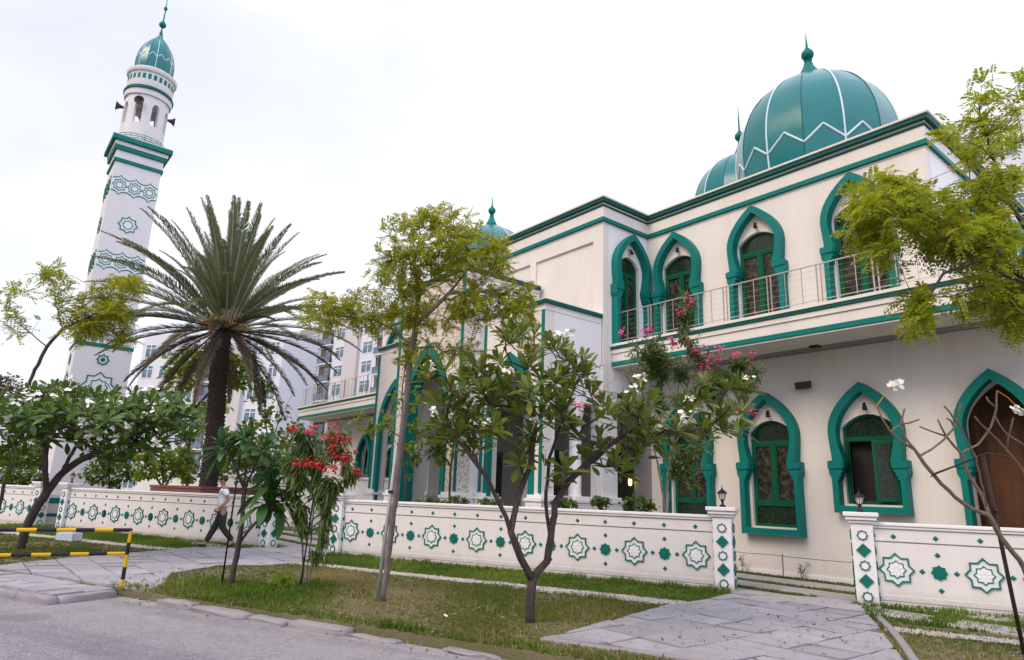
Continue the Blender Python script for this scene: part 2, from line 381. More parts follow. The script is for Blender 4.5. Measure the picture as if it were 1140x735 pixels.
# kerb: short old stones, some sunk or missing, and the raised slab by the barrier
def rough_box(mb, x0, x1, y0, y1, z0, z1, cell=.09, jit=.014):
    nx, ny, nz = max(2, int((x1-x0)/cell)), max(2, int((y1-y0)/cell)), 2
    bm = bmesh.new(); bmesh.ops.create_cube(bm, size=1)
    bmesh.ops.subdivide_edges(bm, edges=bm.edges[:], cuts=3, use_grid_fill=True)
    rr = .22
    for v in bm.verts:
        p = v.co.copy()
        q = Vector([max(-.5+rr*.35, min(.5-rr*.35, c)) for c in p]); d = p-q
        if d.length > 1e-6: p = q+d.normalized()*min(d.length, rr*.35)
        v.co = Vector((x0+(x1-x0)*(p.x+.5)+random.gauss(0, jit), y0+(y1-y0)*(p.y+.5)+random.gauss(0, jit), z0+(z1-z0)*(p.z+.5)+random.gauss(0, jit*.6)))
    bm.verts.index_update(); mb.add([tuple(v.co) for v in bm.verts], [tuple(v.index for v in f.verts) for f in bm.faces]); bm.free()
k = MB(); w0 = 8.9
while w0 > 6.0:
    l = random.uniform(.7, 1.1); rough_box(k, -w0, -w0+l-.06, 6.42+random.uniform(-.04, .04), 6.64, -.16, random.uniform(-.06, -.015)); w0 -= l
for w0, z in ((5.5, -.075), (4.2, -.07), (1.2, -.05), (.3, -.05), (-.9, -.04)): rough_box(k, -w0, -w0+.7, 6.47, 6.62, -.16, z)
for i in range(14): rough_box(k, -9.95-i*.8-.78, -9.95-i*.8, 5.52, 5.68, -.16, .004+random.uniform(-.012, .008), jit=.007)
rough_box(k, -10.10, -9.93, 5.70, 6.5, -.16, -.005, jit=.01)
struct('kerb', k, M['asphalt_kerb'], smooth=True)
slabs('kerb_pavement', [(10.1, 5.67), (21.5, 5.67), (21.5, 6.55), (10.1, 6.55)], .44, .44, .012, .1, M['slab'])
# courtyard: concrete strips with turf between them, parallel to the mosque
g = MB()
for (u0, u1, v0, v1) in [(3.2, 8.9, 13.25, 13.95), (2.6, 8.6, 12.05, 12.75), (2.0, 8.2, 10.9, 11.55)]: g.box(-u1, -u0, v0, v1, -.05, .03)
for i in range(9):
    v0 = 5.2+i*1.0; u0 = 16.0+(v0-8)*-.30 if v0 < 9.8 else 22.8
    g.box(-24.5, -max(u0, 16.4 - (v0-8)*.2), v0, v0+.56, -.05, .03+.002*i)
o = struct('courtyard_paving', g, M['step_slab'], 'm', bevel=.01)
a = o.data.attributes.new('rnd', 'FLOAT', 'POINT'); a.data.foreach_set('value', [random.random() for _ in o.data.vertices])
# gravel strips: a bed sheet and loose stones
for (w0, w1, n0, n1) in [(2.72, 6.2, 10.66, 11.30), (6.2, 11.2, 10.80, 11.22), (15.2, 27, 10.75, 11.35), (-7, -.03, 10.48, 10.86)]:
    mb = MB(); N_ = 60; top = []; bot = []
    for i in range(N_+1):
        w = w0+(w1-w0)*i/N_; a0 = n0+random.uniform(-.06, .06); a1 = n1+random.uniform(-.06, .06); top.append((-w, a1)); bot.append((-w, a0))
    vs = [(x, y, .006) for x, y in top]+[(x, y, .006) for x, y in bot]
    mb.add(vs, [(i, i+1, N_+2+i, N_+1+i) for i in range(N_)])
    struct('gravel_strip', mb, M['gravel'], fixn=True)
def stones(name, n, label):
    octv = np.array([(1,0,0),(-1,0,0),(0,1,0),(0,-1,0),(0,0,.7),(0,0,-.7)]); octf = np.array([(0,2,4),(2,1,4),(1,3,4),(3,0,4),(2,0,5),(1,2,5),(3,1,5),(0,3,5)])
    P = []
    for (w0, w1, n0, n1, q) in [(2.72, 11.2, 10.74, 11.24, .36), (15.2, 25, 10.75, 11.35, .24), (-4, -.03, 10.48, 10.86, .25), (-2, 10, 6.7, 10.7, .08), (-2.5, 12, 6.1, 6.6, .035)]:
        c = int(n*q); P.append(np.c_[-RNG.uniform(w0, w1, c), RNG.uniform(n0-.05, n1+.05, c), np.full(c, -.09 if n1 < 6.65 else .008)])
    P = np.concatenate(P); c = len(P); sc_ = (RNG.uniform(.005, .017, (c, 1, 1))**1)*np.ones((1, 1, 3)); sc_ = sc_*RNG.uniform(.6, 1.3, (c, 1, 3))
    v = octv[None]*sc_*RNG.uniform(.7, 1.3, (c, 6, 1)) + P[:, None]; f = (octf[None]+np.arange(c)[:, None, None]*6).reshape(-1, 3)
    o = raw_obj(name, v.reshape(-1, 3), f, M['gravel']); wplace(o); tag(o, label, 'gravel', kind='stuff')
stones('loose_gravel', 7000, 'small white stones scattered on the gravel strip and verge')
# grass
def vnoise(x, y, s, seed):
    r = np.random.default_rng(seed); t = np.zeros_like(x)
    for k in range(7):
        a = r.uniform(0, 2*PI); f = s*r.uniform(.5, 1.9); t += np.sin((x*math.cos(a)+y*math.sin(a))*f+r.uniform(0, 6.28))
    return t/7*1.9
def grass(name, n, wr, nr, hfun, keep, mat, label, width=.006, z=0.0, dryfun=None):
    w = RNG.uniform(*wr, n); y = RNG.uniform(*nr, n); k = keep(w, y) > RNG.uniform(0, 1, n); w, y = w[k], y[k]; c = len(w)
    # every point grows a tuft of 3 blades
    w = np.repeat(w, 3)+RNG.normal(0, .014, c*3); y = np.repeat(y, 3)+RNG.normal(0, .014, c*3); c *= 3
    h = hfun(w, y)*RNG.uniform(.5, 1.25, c); a = RNG.uniform(0, 2*PI, c); le = RNG.uniform(.15, .75, c)*h
    wd = width*RNG.uniform(.6, 1.5, c); dx, dy = np.cos(a), np.sin(a)
    b = np.c_[-w, y, np.full(c, z)]; side = np.c_[-dy, dx, np.zeros(c)]*wd[:, None]; lean = np.c_[dx, dy, np.zeros(c)]*le[:, None]
    v = np.stack([b-side, b+side, b+lean*.35+np.c_[0*h, 0*h, h*.6]+side*.7, b+lean*.35+np.c_[0*h, 0*h, h*.6]-side*.7, b+lean+np.c_[0*h, 0*h, h]], 1)
    i = np.arange(c)[:, None]*5; f = np.concatenate([i+np.array([[0, 1, 2]]), i+np.array([[0, 2, 3]]), i+np.array([[3, 2, 4]])])
    r = np.clip((dryfun(w, y) if dryfun else .4)+RNG.normal(0, .2, c), 0, 1)
    o = raw_obj(name, v.reshape(-1, 3), f, mat, rnd=np.repeat(r, 5)); wplace(o); return tag(o, label, 'grass', kind='stuff')
def keep_verge(w, y):
    k = np.clip(.62+.85*vnoise(w, y, 1.9, 3)-.15*np.exp(-((y-8.7)/.9)**2), .22, 1)
    k = np.where((y < 7.2), np.maximum(k, .6), k)
    k = np.where(inpoly(w, y, PATH_L) | inpoly(w, y, PATH_R), .012, k)
    g1 = (((w > 2.72) & (w < 11.2) & (y > 10.74) & (y < 11.24)) | ((w > 15.2) & (y > 10.75) & (y < 11.35)) | ((w < 0) & (y > 10.48) & (y < 10.86)))
    return np.where(g1, .05, k)
def h_verge(w, y):
    h = .036+.026*np.clip(vnoise(w, y, 2.3, 5), -1, 1)+.03*(y > 12.2)
    return np.maximum(.02, h)
def dry_verge(w, y): return .55+.55*vnoise(w, y, 1.3, 9)+.18*np.exp(-((y-7.4)/.8)**2)-.35*(y > 11.3)
grass('verge_grass', 80000, (-3.2, 11.6), (6.62, 11.0), h_verge, keep_verge, M['grass'], 'patchy short grass, half green half dry, on the verge between road and gravel strip', .0055, dryfun=dry_verge)
grass('wall_grass', 30000, (-4, 26), (11.2, 12.98), lambda w, y: .05+.05*np.clip(vnoise(w, y, 4, 15), 0, 1)+.03*(y > 12.6), lambda w, y: np.where(inpoly(w, y, PATH_L) | inpoly(w, y, PATH_R), 0, .75), M['grass_g'], 'green grass band along the foot of the white street wall', .007, dryfun=lambda w, y: .3+.4*vnoise(w, y, 1.5, 19))
grass('side_grass', 26000, (13.5, 27), (6.62, 11.0), h_verge, keep_verge, M['grass'], 'grass lawn between the yellow barrier and the left wall', .009, dryfun=lambda w, y: .35+.4*vnoise(w, y, 1.1, 23))
_w = lambda c, s: (lambda w, y: np.exp(-(((w-c[0])/s[0])**2+((y-c[1])/s[1])**2)))
def weed_keep(w, y):
    return np.clip(_w((9.0, 7.75), (.85, .55))(w, y)+_w((8.1, 8.2), (.7, .5))(w, y)+.9*_w((10.0, 6.75), (.35, .16))(w, y)+.7*_w((7.4, 7.3), (.7, .4))(w, y)+.6*_w((4.2, 8.6), (.5, .3))(w, y)+.45*(np.abs(y-6.74) < .12)*(w < 9)*(w > -1), 0, 1)*(~(inpoly(w, y, PATH_R)))
grass('tall_weeds', 16000, (-1, 10.6), (6.55, 9.3), lambda w, y: .042+.09*np.clip(vnoise(w, y, 5, 33), 0, 1)+.02*(w > 7), weed_keep, M['grass_g'], 'taller lush weeds along the kerb and around the two small trees', .008, dryfun=lambda w, y: .35+.55*vnoise(w, y, 3.5, 39))
def litter(n, label):
    w = RNG.uniform(-2.5, 11, n); y = 6.3+6.4*RNG.uniform(0, 1, n)**1.15; a = RNG.uniform(0, 2*PI, n); L_ = RNG.uniform(.012, .045, n)
    ax = np.c_[np.cos(a), np.sin(a), RNG.normal(0, .25, n)]*L_[:, None]; sd = np.c_[-np.sin(a), np.cos(a), RNG.normal(0, .3, n)]*L_[:, None]*.32
    z = np.where(y < 6.58, -.094, .016)+RNG.uniform(0, .02, n)*(y > 6.6); z = np.where(inpoly(w, y, PATH_L) | inpoly(w, y, PATH_R), .045, z); b = np.c_[-w, y, z]
    v = np.stack([b-ax, b+sd, b+ax, b-sd], 1); o = raw_obj('leaf_litter', v.reshape(-1, 3), np.arange(n*4).reshape(n, 4), M['litter'], rnd=np.repeat(RNG.uniform(0, 1, n), 4)); wplace(o); return tag(o, label, 'leaf litter', kind='stuff')
M['litter'] = m_leaf('fallen leaf', (.07, .045, .02), (.20, .14, .06), (.30, .25, .12), .7, .1, .2)
litter(1500, 'small dry fallen leaves strewn over verge, paths and road edge')
def keep_court(w, y):
    p = [wn(a, b) for a, b in ((0, 0),)]
    u = w*Wd.dot(U)+y*Nn.dot(U); v = w*Wd.dot(V)+y*Nn.dot(V)
    k = np.full(w.shape, .7)
    for (u0, u1, v0, v1) in [(3.2, 8.9, 13.2, 14.0), (2.6, 8.6, 12.0, 12.8), (2.0, 8.2, 10.85, 11.6)]: k = np.where((u > u0) & (u < u1) & (v > v0) & (v < v1), .0, k)
    for i in range(9):
        v0 = 5.2+i; k = np.where((u > 15.5) & (v > v0-.02) & (v < v0+.58), 0, k)
    return np.where(((v > 14.55) & (u < 9.5)) | inpoly(w, y, PATH_L) | inpoly(w, y, PATH_R), 0, k)
grass('courtyard_grass', 16000, (-1, 3.5), (12.9, 17), lambda w, y: .04+0*w, keep_court, M['grass'], 'mossy turf strips between the courtyard slabs behind the right gate', .007, dryfun=lambda w, y: .45+.4*vnoise(w, y, 2, 43))
grass('courtyard_grass', 16000, (11.6, 20), (13.2, 22), lambda w, y: .045+0*w, keep_court, M['grass_g'], 'turf strips between the courtyard slabs behind the left gate', .01, dryfun=lambda w, y: .45+.4*vnoise(w, y, 2, 47))

# ------------------------------------------------------------------ street wall with star ornaments
def star_pts(R, r=None, n=8, ph=PI/2):
    r = r or R*.77; return [((R if k % 2 == 0 else r)*math.cos(ph+PI*k/n), (R if k % 2 == 0 else r)*math.sin(ph+PI*k/n)) for k in range(2*n)]
def star_big(R=.262):
    mb = MB()
    mb.plate(star_pts(R), [star_pts(R*.89)], -.030, .004, mi=0)
    mb.plate(star_pts(R*.90), [], -.012, .004, mi=1)
    mb.plate(star_pts(R*.56), [star_pts(R*.485)], -.026, -.013, mi=0)
    mb.plate(star_pts(R*.48), [], -.020, -.014, mi=2)
    for k in range(8):
        a = PI/8*(2*k+1); c, s = math.cos(a), math.sin(a); q = R*.32
        mb.plate([(c*q*.35-s*R*.02, s*q*.35+c*R*.02), (c*q*.35+s*R*.02, s*q*.35-c*R*.02), (c*q+s*R*.07, s*q-c*R*.07), (c*q*1.22, s*q*1.22), (c*q-s*R*.07, s*q+c*R*.07)], [], -.027, -.018, mi=2)
    return mb.mesh('star_ornament', [M['ornament'], M['mint'], M['white']])
def star_ring(R): 
    mb = MB(); mb.plate(star_pts(R), [star_pts(R*.76)], -.022, .004, mi=0); mb.plate(star_pts(R*.78), [], -.010, .004, mi=1)
    return mb.mesh('ring_ornament', [M['ornament'], M['white']])
def star_solid(R):
    mb = MB(); mb.plate(star_pts(R, R*.80), [], -.022, .004); mb.plate(star_pts(R*.55, R*.5), [], -.032, -.020)
    return mb.mesh('rosette_ornament', M['ornament'])
def dia(R):
    mb = MB(); mb.add([(R,0.004,0),(0,.004,R),(-R,.004,0),(0,.004,-R),(R*.9,-.012,0),(0,-.012,R*.9),(-R*.9,-.012,0),(0,-.012,-R*.9),(0,-.028,0)], [(0,1,5,4),(1,2,6,5),(2,3,7,6),(3,0,4,7),(4,5,8),(5,6,8),(6,7,8),(7,4,8)])
    return mb.mesh('diamond_ornament', M['ornament'], fixn=True)
def dia4(R):
    mb = MB(); h = R*.47
    for sx, sz in ((1,0),(-1,0),(0,1),(0,-1)):
        cx, cz = sx*R*.5, sz*R*.5
        mb.plate([(cx+h, cz), (cx, cz+h), (cx-h, cz), (cx, cz-h)], [], -.020, .004)
    return mb.mesh('lattice_ornament', M['ornament'])
ME_STAR, ME_RING, ME_SOLID, ME_DIA, ME_DIA4 = star_big(), star_ring(.088), star_solid(.118), dia(.045), dia4(.115)
def inst(me, parent, loc, rz=0, name=None, sc_=1):
    o = bpy.data.objects.new(name or me.name, me); COL.objects.link(o); o.parent = parent; o.location = loc; o.rotation_euler = (0, 0, rz)
    if sc_ != 1: o.scale = (sc_, 1, sc_)
    return o
def street_wall(wl, wr, stars, step, label, bottom=False):
    """wl > wr: left and right end (w); stars: w of the big stars"""
    c = (wl+wr)/2; root = empty('street_wall', wn(c, 13.0), ROT_W, label, 'wall', 'star ornamented street wall sections')
    L = (wl-wr)/2; b = MB()
    b.box(-L, L, 0, .20, -.3, 1.002)
    b.box(-L, L, -.014, .20, 1.020, 1.215); b.box(-L, L, .03, .20, 1.003, 1.019)
    b.box(-L, L, -.026, -.001, -.3, .084); b.box(-L, L, -.014, -.001, .099, .186); 
    b.build('wall', M['cream_wall'], root, bevel=.006)
    t = MB(); t.box(-L, L, -.045, .235, 1.222, 1.262); t.box(-L, L, -.065, .255, 1.264, 1.318); t.build('coping', M['white_pillar'], root, bevel=.012)
    loc = lambda w, z, y=0: (-(w-c), y, z)
    for i, s in enumerate(stars):
        inst(ME_STAR, root, loc(s, .585))
    half = sorted(set([round(s-step/2, 3) for s in stars if s-step/2 > wr+.1] + [round(s+step/2, 3) for s in stars if s+step/2 < wl-.1]))
    for h in half:
        inst(ME_SOLID, root, loc(h, .578))
        for dz in (.265, -.268): inst(ME_DIA, root, loc(h, .578+dz))
        for dw in (-step*.197, step*.197):
            inst(ME_DIA, root, loc(h+dw, .58))
    for q in sorted(set(half + [round(s, 3) for s in stars])):
        inst(ME_DIA, root, loc(q, 1.10, -.014))
        if bottom: inst(ME_DIA, root, loc(q-.07, -.06+.07, -.022), sc_=.9)
    return root
ST = 1.184
street_wall(11.47, 2.595, [11.22-ST*i for i in range(8)], ST, 'long white wall section with eight green star ornaments between the two paved gateways')
street_wall(-.01, -7.2, [-.29-ST*i for i in range(6)], ST, 'white wall section with star ornaments right of the right gateway, behind the bare tree', True)
street_wall(23.20, 14.19, [22.93-1.147*i for i in range(8)], 1.147, 'white wall section with star ornaments behind the walking man and the barrier')
street_wall(33, 25.12, [26.05+1.15*i for i in range(6)], 1.15, 'far left end of the white street wall, left of the narrow gap', True)
def pillar(w, label):
    root = empty('gate_pillar', wn(w, 12.88), ROT_W, label, 'pillar', 'white gate pillars of the street wall')
    h = .165
    MB().box(-h, h, 0, .34, -.3, 1.285).build('shaft', M['white_pillar'], root, bevel=.01)
    c = MB(); c.box(-h-.035, h+.035, -.035, .375, 1.29, 1.335); c.box(-h-.07, h+.07, -.07, .41, 1.34, 1.395); c.box(-h-.10, h+.10, -.10, .44, 1.40, 1.47)
    c.build('cap', M['white_pillar'], root, bevel=.012)
    zs = (1.10, .86, .62, .38, .14)
    for i, z in enumerate(zs):
        me = ME_RING if i % 2 == 0 else ME_DIA4
        inst(me, root, (0, 0, z)); inst(me, root, (h, .17, z), PI/2); inst(me, root, (-h, .17, z), -PI/2)
    return root
def lantern(w, label, s=1.0):
    root = empty('pillar_lantern', wn(w, 13.05, 1.471), ROT_W, label, 'lantern', 'black lanterns on the gate pillars')
    root.scale = (s, s, s)
    MB().lathe([(.062, 0), (.062, .012), (.045, .03), (.026, .05), (.020, .075), (.027, .10), (.034, .125), (.05, .135)], 12).build('base', M['iron'], root, smooth=True, autos=40)
    MB().lathe([(.042, .135), (.070, .235), (.072, .245), (.0, .247)], 8, caps=False).build('glass', M['lantern_glass'], root)
    f = MB()
    for k in range(8):
        a = 2*PI*k/8; f.tube([(.043*math.cos(a), .043*math.sin(a), .135), (.073*math.cos(a), .073*math.sin(a), .245)], .0055, 5)
    f.build('cage', M['iron'], root)
    MB().lathe([(.094, .243), (.096, .252), (.070, .275), (.040, .305), (.018, .318), (.012, .335), (.017, .345), (.006, .358), (.003, .395)], 12).build('roof', M['iron'], root, smooth=True, autos=40)
PILL = [(2.43, 'white pillar at the left side of the right-hand gateway', 'black lantern on the pillar left of the right gateway'),
        (.16, 'white pillar at the right side of the right-hand gateway, below the open window', 'black lantern on the pillar right of the right gateway, under the open window'),
        (11.64, 'white pillar at the right side of the left gateway, behind the red oleander', 'black lantern half hidden behind the red flowers'),
        (14.02, 'white pillar behind the small tree, right of the walking man', None),
        (23.37, 'white pillar at the right side of the narrow gap near the minaret', 'tiny black lantern right of the gap near the minaret'),
        (24.95, 'white pillar at the left side of the narrow gap near the minaret', 'tiny black lantern left of the gap, behind the leaning tree trunk')]
for w, l, l2 in PILL:
    pillar(w, l)
    if l2: lantern(w, l2)
# ------------------------------------------------------------------ mosque (local x = 16.05 - u along the facade, y = v - 14.64 into the building)
MQ = empty('mosque', uv(16.05, 14.64), ROT_M, 'cream two storey mosque with teal pointed window arches and green ribbed domes', 'mosque')
FRONT = lambda cx, y0: (lambda a, b, d: (cx+a, y0+d, b))
SIDE = lambda x0, cy: (lambda a, b, d: (x0-d, cy+a, b))
SIDEL = lambda x0, cy: (lambda a, b, d: (x0+d, cy-a, b))
def bez(p0, p1, p2, p3, n):
    r = []
    for i in range(1, n+1):
        t = i/n; s = 1-t; r.append(tuple(s**3*p0[k]+3*s*s*t*p1[k]+3*s*t*t*p2[k]+t**3*p3[k] for k in (0, 1)))
    return r
def mirror_loop(half):      # half: right side bottom -> apex (x >= 0, last point x = 0); returns CCW loop
    return half + [(-x, z) for x, z in reversed(half[:-1])]
def seg_open(hw, z0, zs, rise, n=8):
    pts = [(-hw, z0), (hw, z0)]; 
    for i in range(n+1):
        t = i/n; x = hw*(1-2*t); pts.append((x, zs+rise*(1-(x/hw)**2)))
    return pts
def shift(l, dx): return [(x+dx, z) for x, z in l]
def arch_surround(fr, zb, zo=0.0, open_bottom=False, parent=MQ, dep=.23, sx=1.0):
    o = [(.725, zb), (.725, 2.12+zo), (.775, 2.22+zo), (.775, 2.48+zo), (.69, 2.50+zo)] + bez((.69, 2.50+zo), (.70, 2.72+zo), (.735, 2.9+zo), (.735, 3.10+zo), 5) + bez((.735, 3.10+zo), (.735, 3.52+zo), (.36, 3.90+zo), (0, 4.125+zo), 12)
    i = [(.61, zb+(0 if open_bottom else .13)), (.61, 2.10+zo), (.575, 2.10+zo), (.575, 2.17+zo), (.54, 2.17+zo), (.54, 2.24+zo), (.505, 2.24+zo), (.505, 2.31+zo), (.47, 2.34+zo), (.46, 2.47+zo)] + bez((.46, 2.47+zo), (.505, 2.65+zo), (.575, 2.85+zo), (.575, 3.06+zo), 5) + bez((.575, 3.06+zo), (.575, 3.40+zo), (.29, 3.73+zo), (0, 3.925+zo), 12)
    o = [(x*sx, z) for x, z in o]; i = [(x*sx, z) for x, z in i]
    mb = MB()
    if open_bottom:
        outer = o + [(-x, z) for x, z in reversed(o[:-1])]; inner = i + [(-x, z) for x, z in reversed(i[:-1])]
        mb.plate(outer + list(reversed(inner)), [], -dep, .006, fr)
    else:
        mb.plate(mirror_loop(o), [mirror_loop(i)], -dep, .006, fr)
    ob = mb.build('arch_surround', M['teal'], parent, bevel=.012)
    # capital ledges, a few cm proud of the arch
    for sgn in (-1, 1):
        m2 = MB(); xs = sorted((sgn*.785*sx, sgn*.50*sx)); m2.plate([(xs[0], 2.335+zo), (xs[1], 2.335+zo), (xs[1], 2.475+zo), (xs[0], 2.475+zo)], [], -dep-.02, -dep+.03, fr)
        m2.build('arch_capital', M['teal'], ob, bevel=.008)
    return ob
def window(fr, z0, zs, rise=.26, low=None, hw=.55, parent=MQ, open_leaf=False):
    op = seg_open(hw, z0, zs, rise); inn = seg_open(hw-.065, z0+.065, zs-.02, rise-.03)
    mb = MB(); mb.plate(op, [inn], .09, .16, fr)
    def bar(a0, a1, b0, b1, d0=.085, d1=.155): mb.plate([(a0, b0), (a1, b0), (a1, b1), (a0, b1)], [], d0, d1, fr)
    zt = zs-.24
    bar(-hw+.06, hw-.06, zt-.045, zt+.045)
    zl = z0+.065
    if low: bar(-hw+.06, hw-.06, low-.045, low+.045, .087, .157); zl = low
    if not open_leaf:
        bar(-.05, .05, zl, zt, .08, .15)
    for sx in (-1, 1):
        if open_leaf: break
        bar(min(sx*.05, sx*.08)+0*sx, max(sx*.05, sx*.08), zl+.045, zt-.045, .092, .15); bar(min(sx*(hw-.10), sx*(hw-.06)), max(sx*(hw-.10), sx*(hw-.06)), zl+.045, zt-.045, .092, .15)
        bar(min(sx*.08, sx*(hw-.10)), max(sx*.08, sx*(hw-.10)), zt-.09, zt-.045, .092, .15); bar(min(sx*.08, sx*(hw-.10)), max(sx*.08, sx*(hw-.10)), zl+.045, zl+.09, .092, .15)
    w = mb.build('window', M['green_frame'], parent, bevel=.005)
    MB().plate([(-hw+.05, zl), (hw-.05, zl), (hw-.05, zt), (-hw+.05, zt)], [], .13 if not open_leaf else .30, .14 if not open_leaf else .31, fr).build('pane', M['glass'] if not open_leaf else M['dark'], w)
    MB().plate([p for p in seg_open(hw-.05, zt, zs-.01, rise-.01)], [], .125, .135, fr).build('fanlight', M['glass_pattern'], w)
    if low: MB().plate([(-hw+.05, z0+.05), (hw-.05, z0+.05), (hw-.05, low), (-hw+.05, low)], [], .125, .135, fr).build('lower_panel', M['glass_pattern'], w)
    if open_leaf:       # two casements standing ajar, the dark room behind
        for sx, ang in ((-1, 62), (1, 24)):
            m3 = MB(); ww = .43; c, s = math.cos(math.radians(ang)), math.sin(math.radians(ang))
            def lf(a, b, d): # a from hinge inward
                return fr(sx*(hw-.07) - sx*(a*c), b, .08 - a*s + d)
            for a0, a1, b0, b1 in ((0, .06, zl, zt-.05), (ww-.06, ww, zl, zt-.05), (.06, ww-.06, zl, zl+.07), (.06, ww-.06, zt-.12, zt-.05)):
                pts = [(a0, b0), (a1, b0), (a1, b1), (a0, b1)]
                m3.plate(pts, [], 0, .035, lf)
            l = m3.build('casement', M['green_frame'], w, fixn=True)
            MB().plate([(.06, zl+.07), (ww-.06, zl+.07), (ww-.06, zt-.12), (.06, zt-.12)], [], .012, .02, lf).build('pane', M['glass_pattern'], l, fixn=True)
    return w
def spot(fr, z, parent=MQ):
    mb = MB(); p = [Vector(fr(0, z+.06, 0)), Vector(fr(0, z+.05, -.07)), Vector(fr(.02, z-.03, -.10)), Vector(fr(.03, z-.09, -.115))]
    mb.tube(p, [.018, .02, .045, .05], 8); mb.build('spot_lamp', M['iron'], parent, smooth=True, autos=40)
LOWW = [(5.56, .88, 'w'), (7.83, .88, 'w'), (10.03, 1.44, 'o'), (12.36, 0, 'd')]
UPW = [5.40, 7.80, 10.25]
# --- ground floor front walls
for sg in (1, -1):
    holes = []; 
    for cx, zb, kind in LOWW:
        if kind == 'd': holes.append(shift(mirror_loop([(.57, -.05), (.57, 3.1)] + bez((.57, 3.1), (.565, 3.42), (.29, 3.72), (0, 3.9), 10)), sg*cx))
        else: holes.append(shift(seg_open(.55, zb+.17, 3.20, .27), sg*cx))
    holes.append([(sg*14.5-.5, 1.05), (sg*14.5+.5, 1.05), (sg*14.5+.5, 3.2), (sg*14.5-.5, 3.2)])
    x0, x1 = sorted((sg*4.30, sg*17.1))
    MB().plate([(x0, -.2), (x1, -.2), (x1, 4.955), (x0, 4.955)], holes, 0, .22, FRONT(0, 0)).build('wall', M['cream'], MQ)
    MB().box(x0, x1, -.03, -.002, -.2, .10).build('plinth', M['white'], MQ, bevel=.006)
    for cx, zb, kind in LOWW:
        fr = FRONT(sg*cx, 0)
        if kind == 'd':
            arch_surround(fr, -.05, 0, True, sx=.93)
            # deep doorway with brown curtain
            d = MB(); n = 26
            for i in range(n+1):
                x = -.75+1.5*i/n; d.v += [(sg*cx+x, .75+.035*math.sin(i*2.1), -.05), (sg*cx+x, .75+.035*math.sin(i*2.1), 4.2)]
            d.f += [(2*i, 2*i+2, 2*i+3, 2*i+1) for i in range(n)]; d.m += [0]*n
            d.build('door_curtain', M['wood'], MQ, smooth=True)
            MB().box(sg*cx-.80, sg*cx+.80, .78, .85, -.05, 4.3).build('door', M['wood'], MQ)
        else:
            arch_surround(fr, zb); window(fr, zb+.17, 3.20, .27, low=(1.56 if kind == 'w' else None), open_leaf=(kind == 'o' and sg == 1)); spot(fr, 3.64)
    window(FRONT(sg*14.5, 0), 1.05, 2.95, .25)
# --- end and back walls of the ground floor
gb = MB(); 
gb.plate([(.222, -.2), (17.5, -.2), (17.5, 4.955), (.222, 4.955)], [], 0, .22, SIDE(17.1, 0)); gb.plate([(-17.5, -.2), (-.222, -.2), (-.222, 4.955), (-17.5, 4.955)], [], 0, .22, SIDEL(-17.1, 0))
gb.box(-17.1, 17.1, 17.51, 17.7, -.2, 4.955); gb.build('wall', M['cream'], MQ)
MB().box(-17.0, 17.0, .23, 17.5, 5.15, 5.42).build('roof', M['soffit'], MQ)
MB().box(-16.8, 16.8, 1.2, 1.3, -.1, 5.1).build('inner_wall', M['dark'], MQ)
# --- upper floor
for sg in (1, -1):
    holes = [shift(seg_open(.55, 5.62, 8.0, .26), sg*cx) for cx in UPW]
    x0, x1 = sorted((sg*4.302, sg*11.75))
    MB().plate([(x0, 5.0), (x1, 5.0), (x1, 9.3), (x0, 9.3)], holes, 0, .22, FRONT(0, 0)).build('wall', M['cream'], MQ)
    for cx in UPW:
        fr = FRONT(sg*cx, 0); arch_surround(fr, 5.56, 4.81, True); window(fr, 5.62, 8.0, low=None); spot(fr, 8.44)
    S = SIDE(4.30, -.86) if sg == 1 else SIDEL(-4.30, -.86)
    c = -.86
    sgn = 1 if sg == 1 else -1
    if sg == 1: ol = [(-1.93+.222-c, 4.3), (-.002-c, 4.3), (-.002-c, 9.3), (-1.93+.222-c, 9.3)]
    else: ol = [(.002+c, 4.3), (1.93-.222+c, 4.3), (1.93-.222+c, 9.3), (.002+c, 9.3)]
    MB().plate(ol, [seg_open(.42, 5.62, 8.02, .26)], 0, .22, S).build('wall', M['white'], MQ)
    arch_surround(S, 5.56, 4.81, True); window(S, 5.62, 8.02, hw=.42); spot(S, 8.44)
ub = MB()
ub.plate([(.222, 5.0), (17, 5.0), (17, 9.3), (.222, 9.3)], [shift(seg_open(.55, 6.0, 8.0, .26), k) for k in (3.0, 6.0, 9.0)], 0, .22, SIDE(11.75, 0))
ub.plate([(-17, 5.0), (-.222, 5.0), (-.222, 9.3), (-17, 9.3)], [], 0, .22, SIDEL(-11.75, 0)); ub.box(-11.75, 11.75, 17.01, 17.2, 5.0, 9.3)
ub.build('wall', M['white'], MQ)
for k in (3.0, 6.0, 9.0): fr = SIDE(11.75, k); window(fr, 6.0, 8.0); arch_surround(fr, 5.56, 4.81, True)
MB().box(-11.6, 11.6, -.0, 17, 9.12, 9.24).build('roof', M['soffit'], MQ)
MB().box(-4.1, 4.1, -1.7, -.001, 9.12, 9.24).build('roof', M['soffit'], MQ)
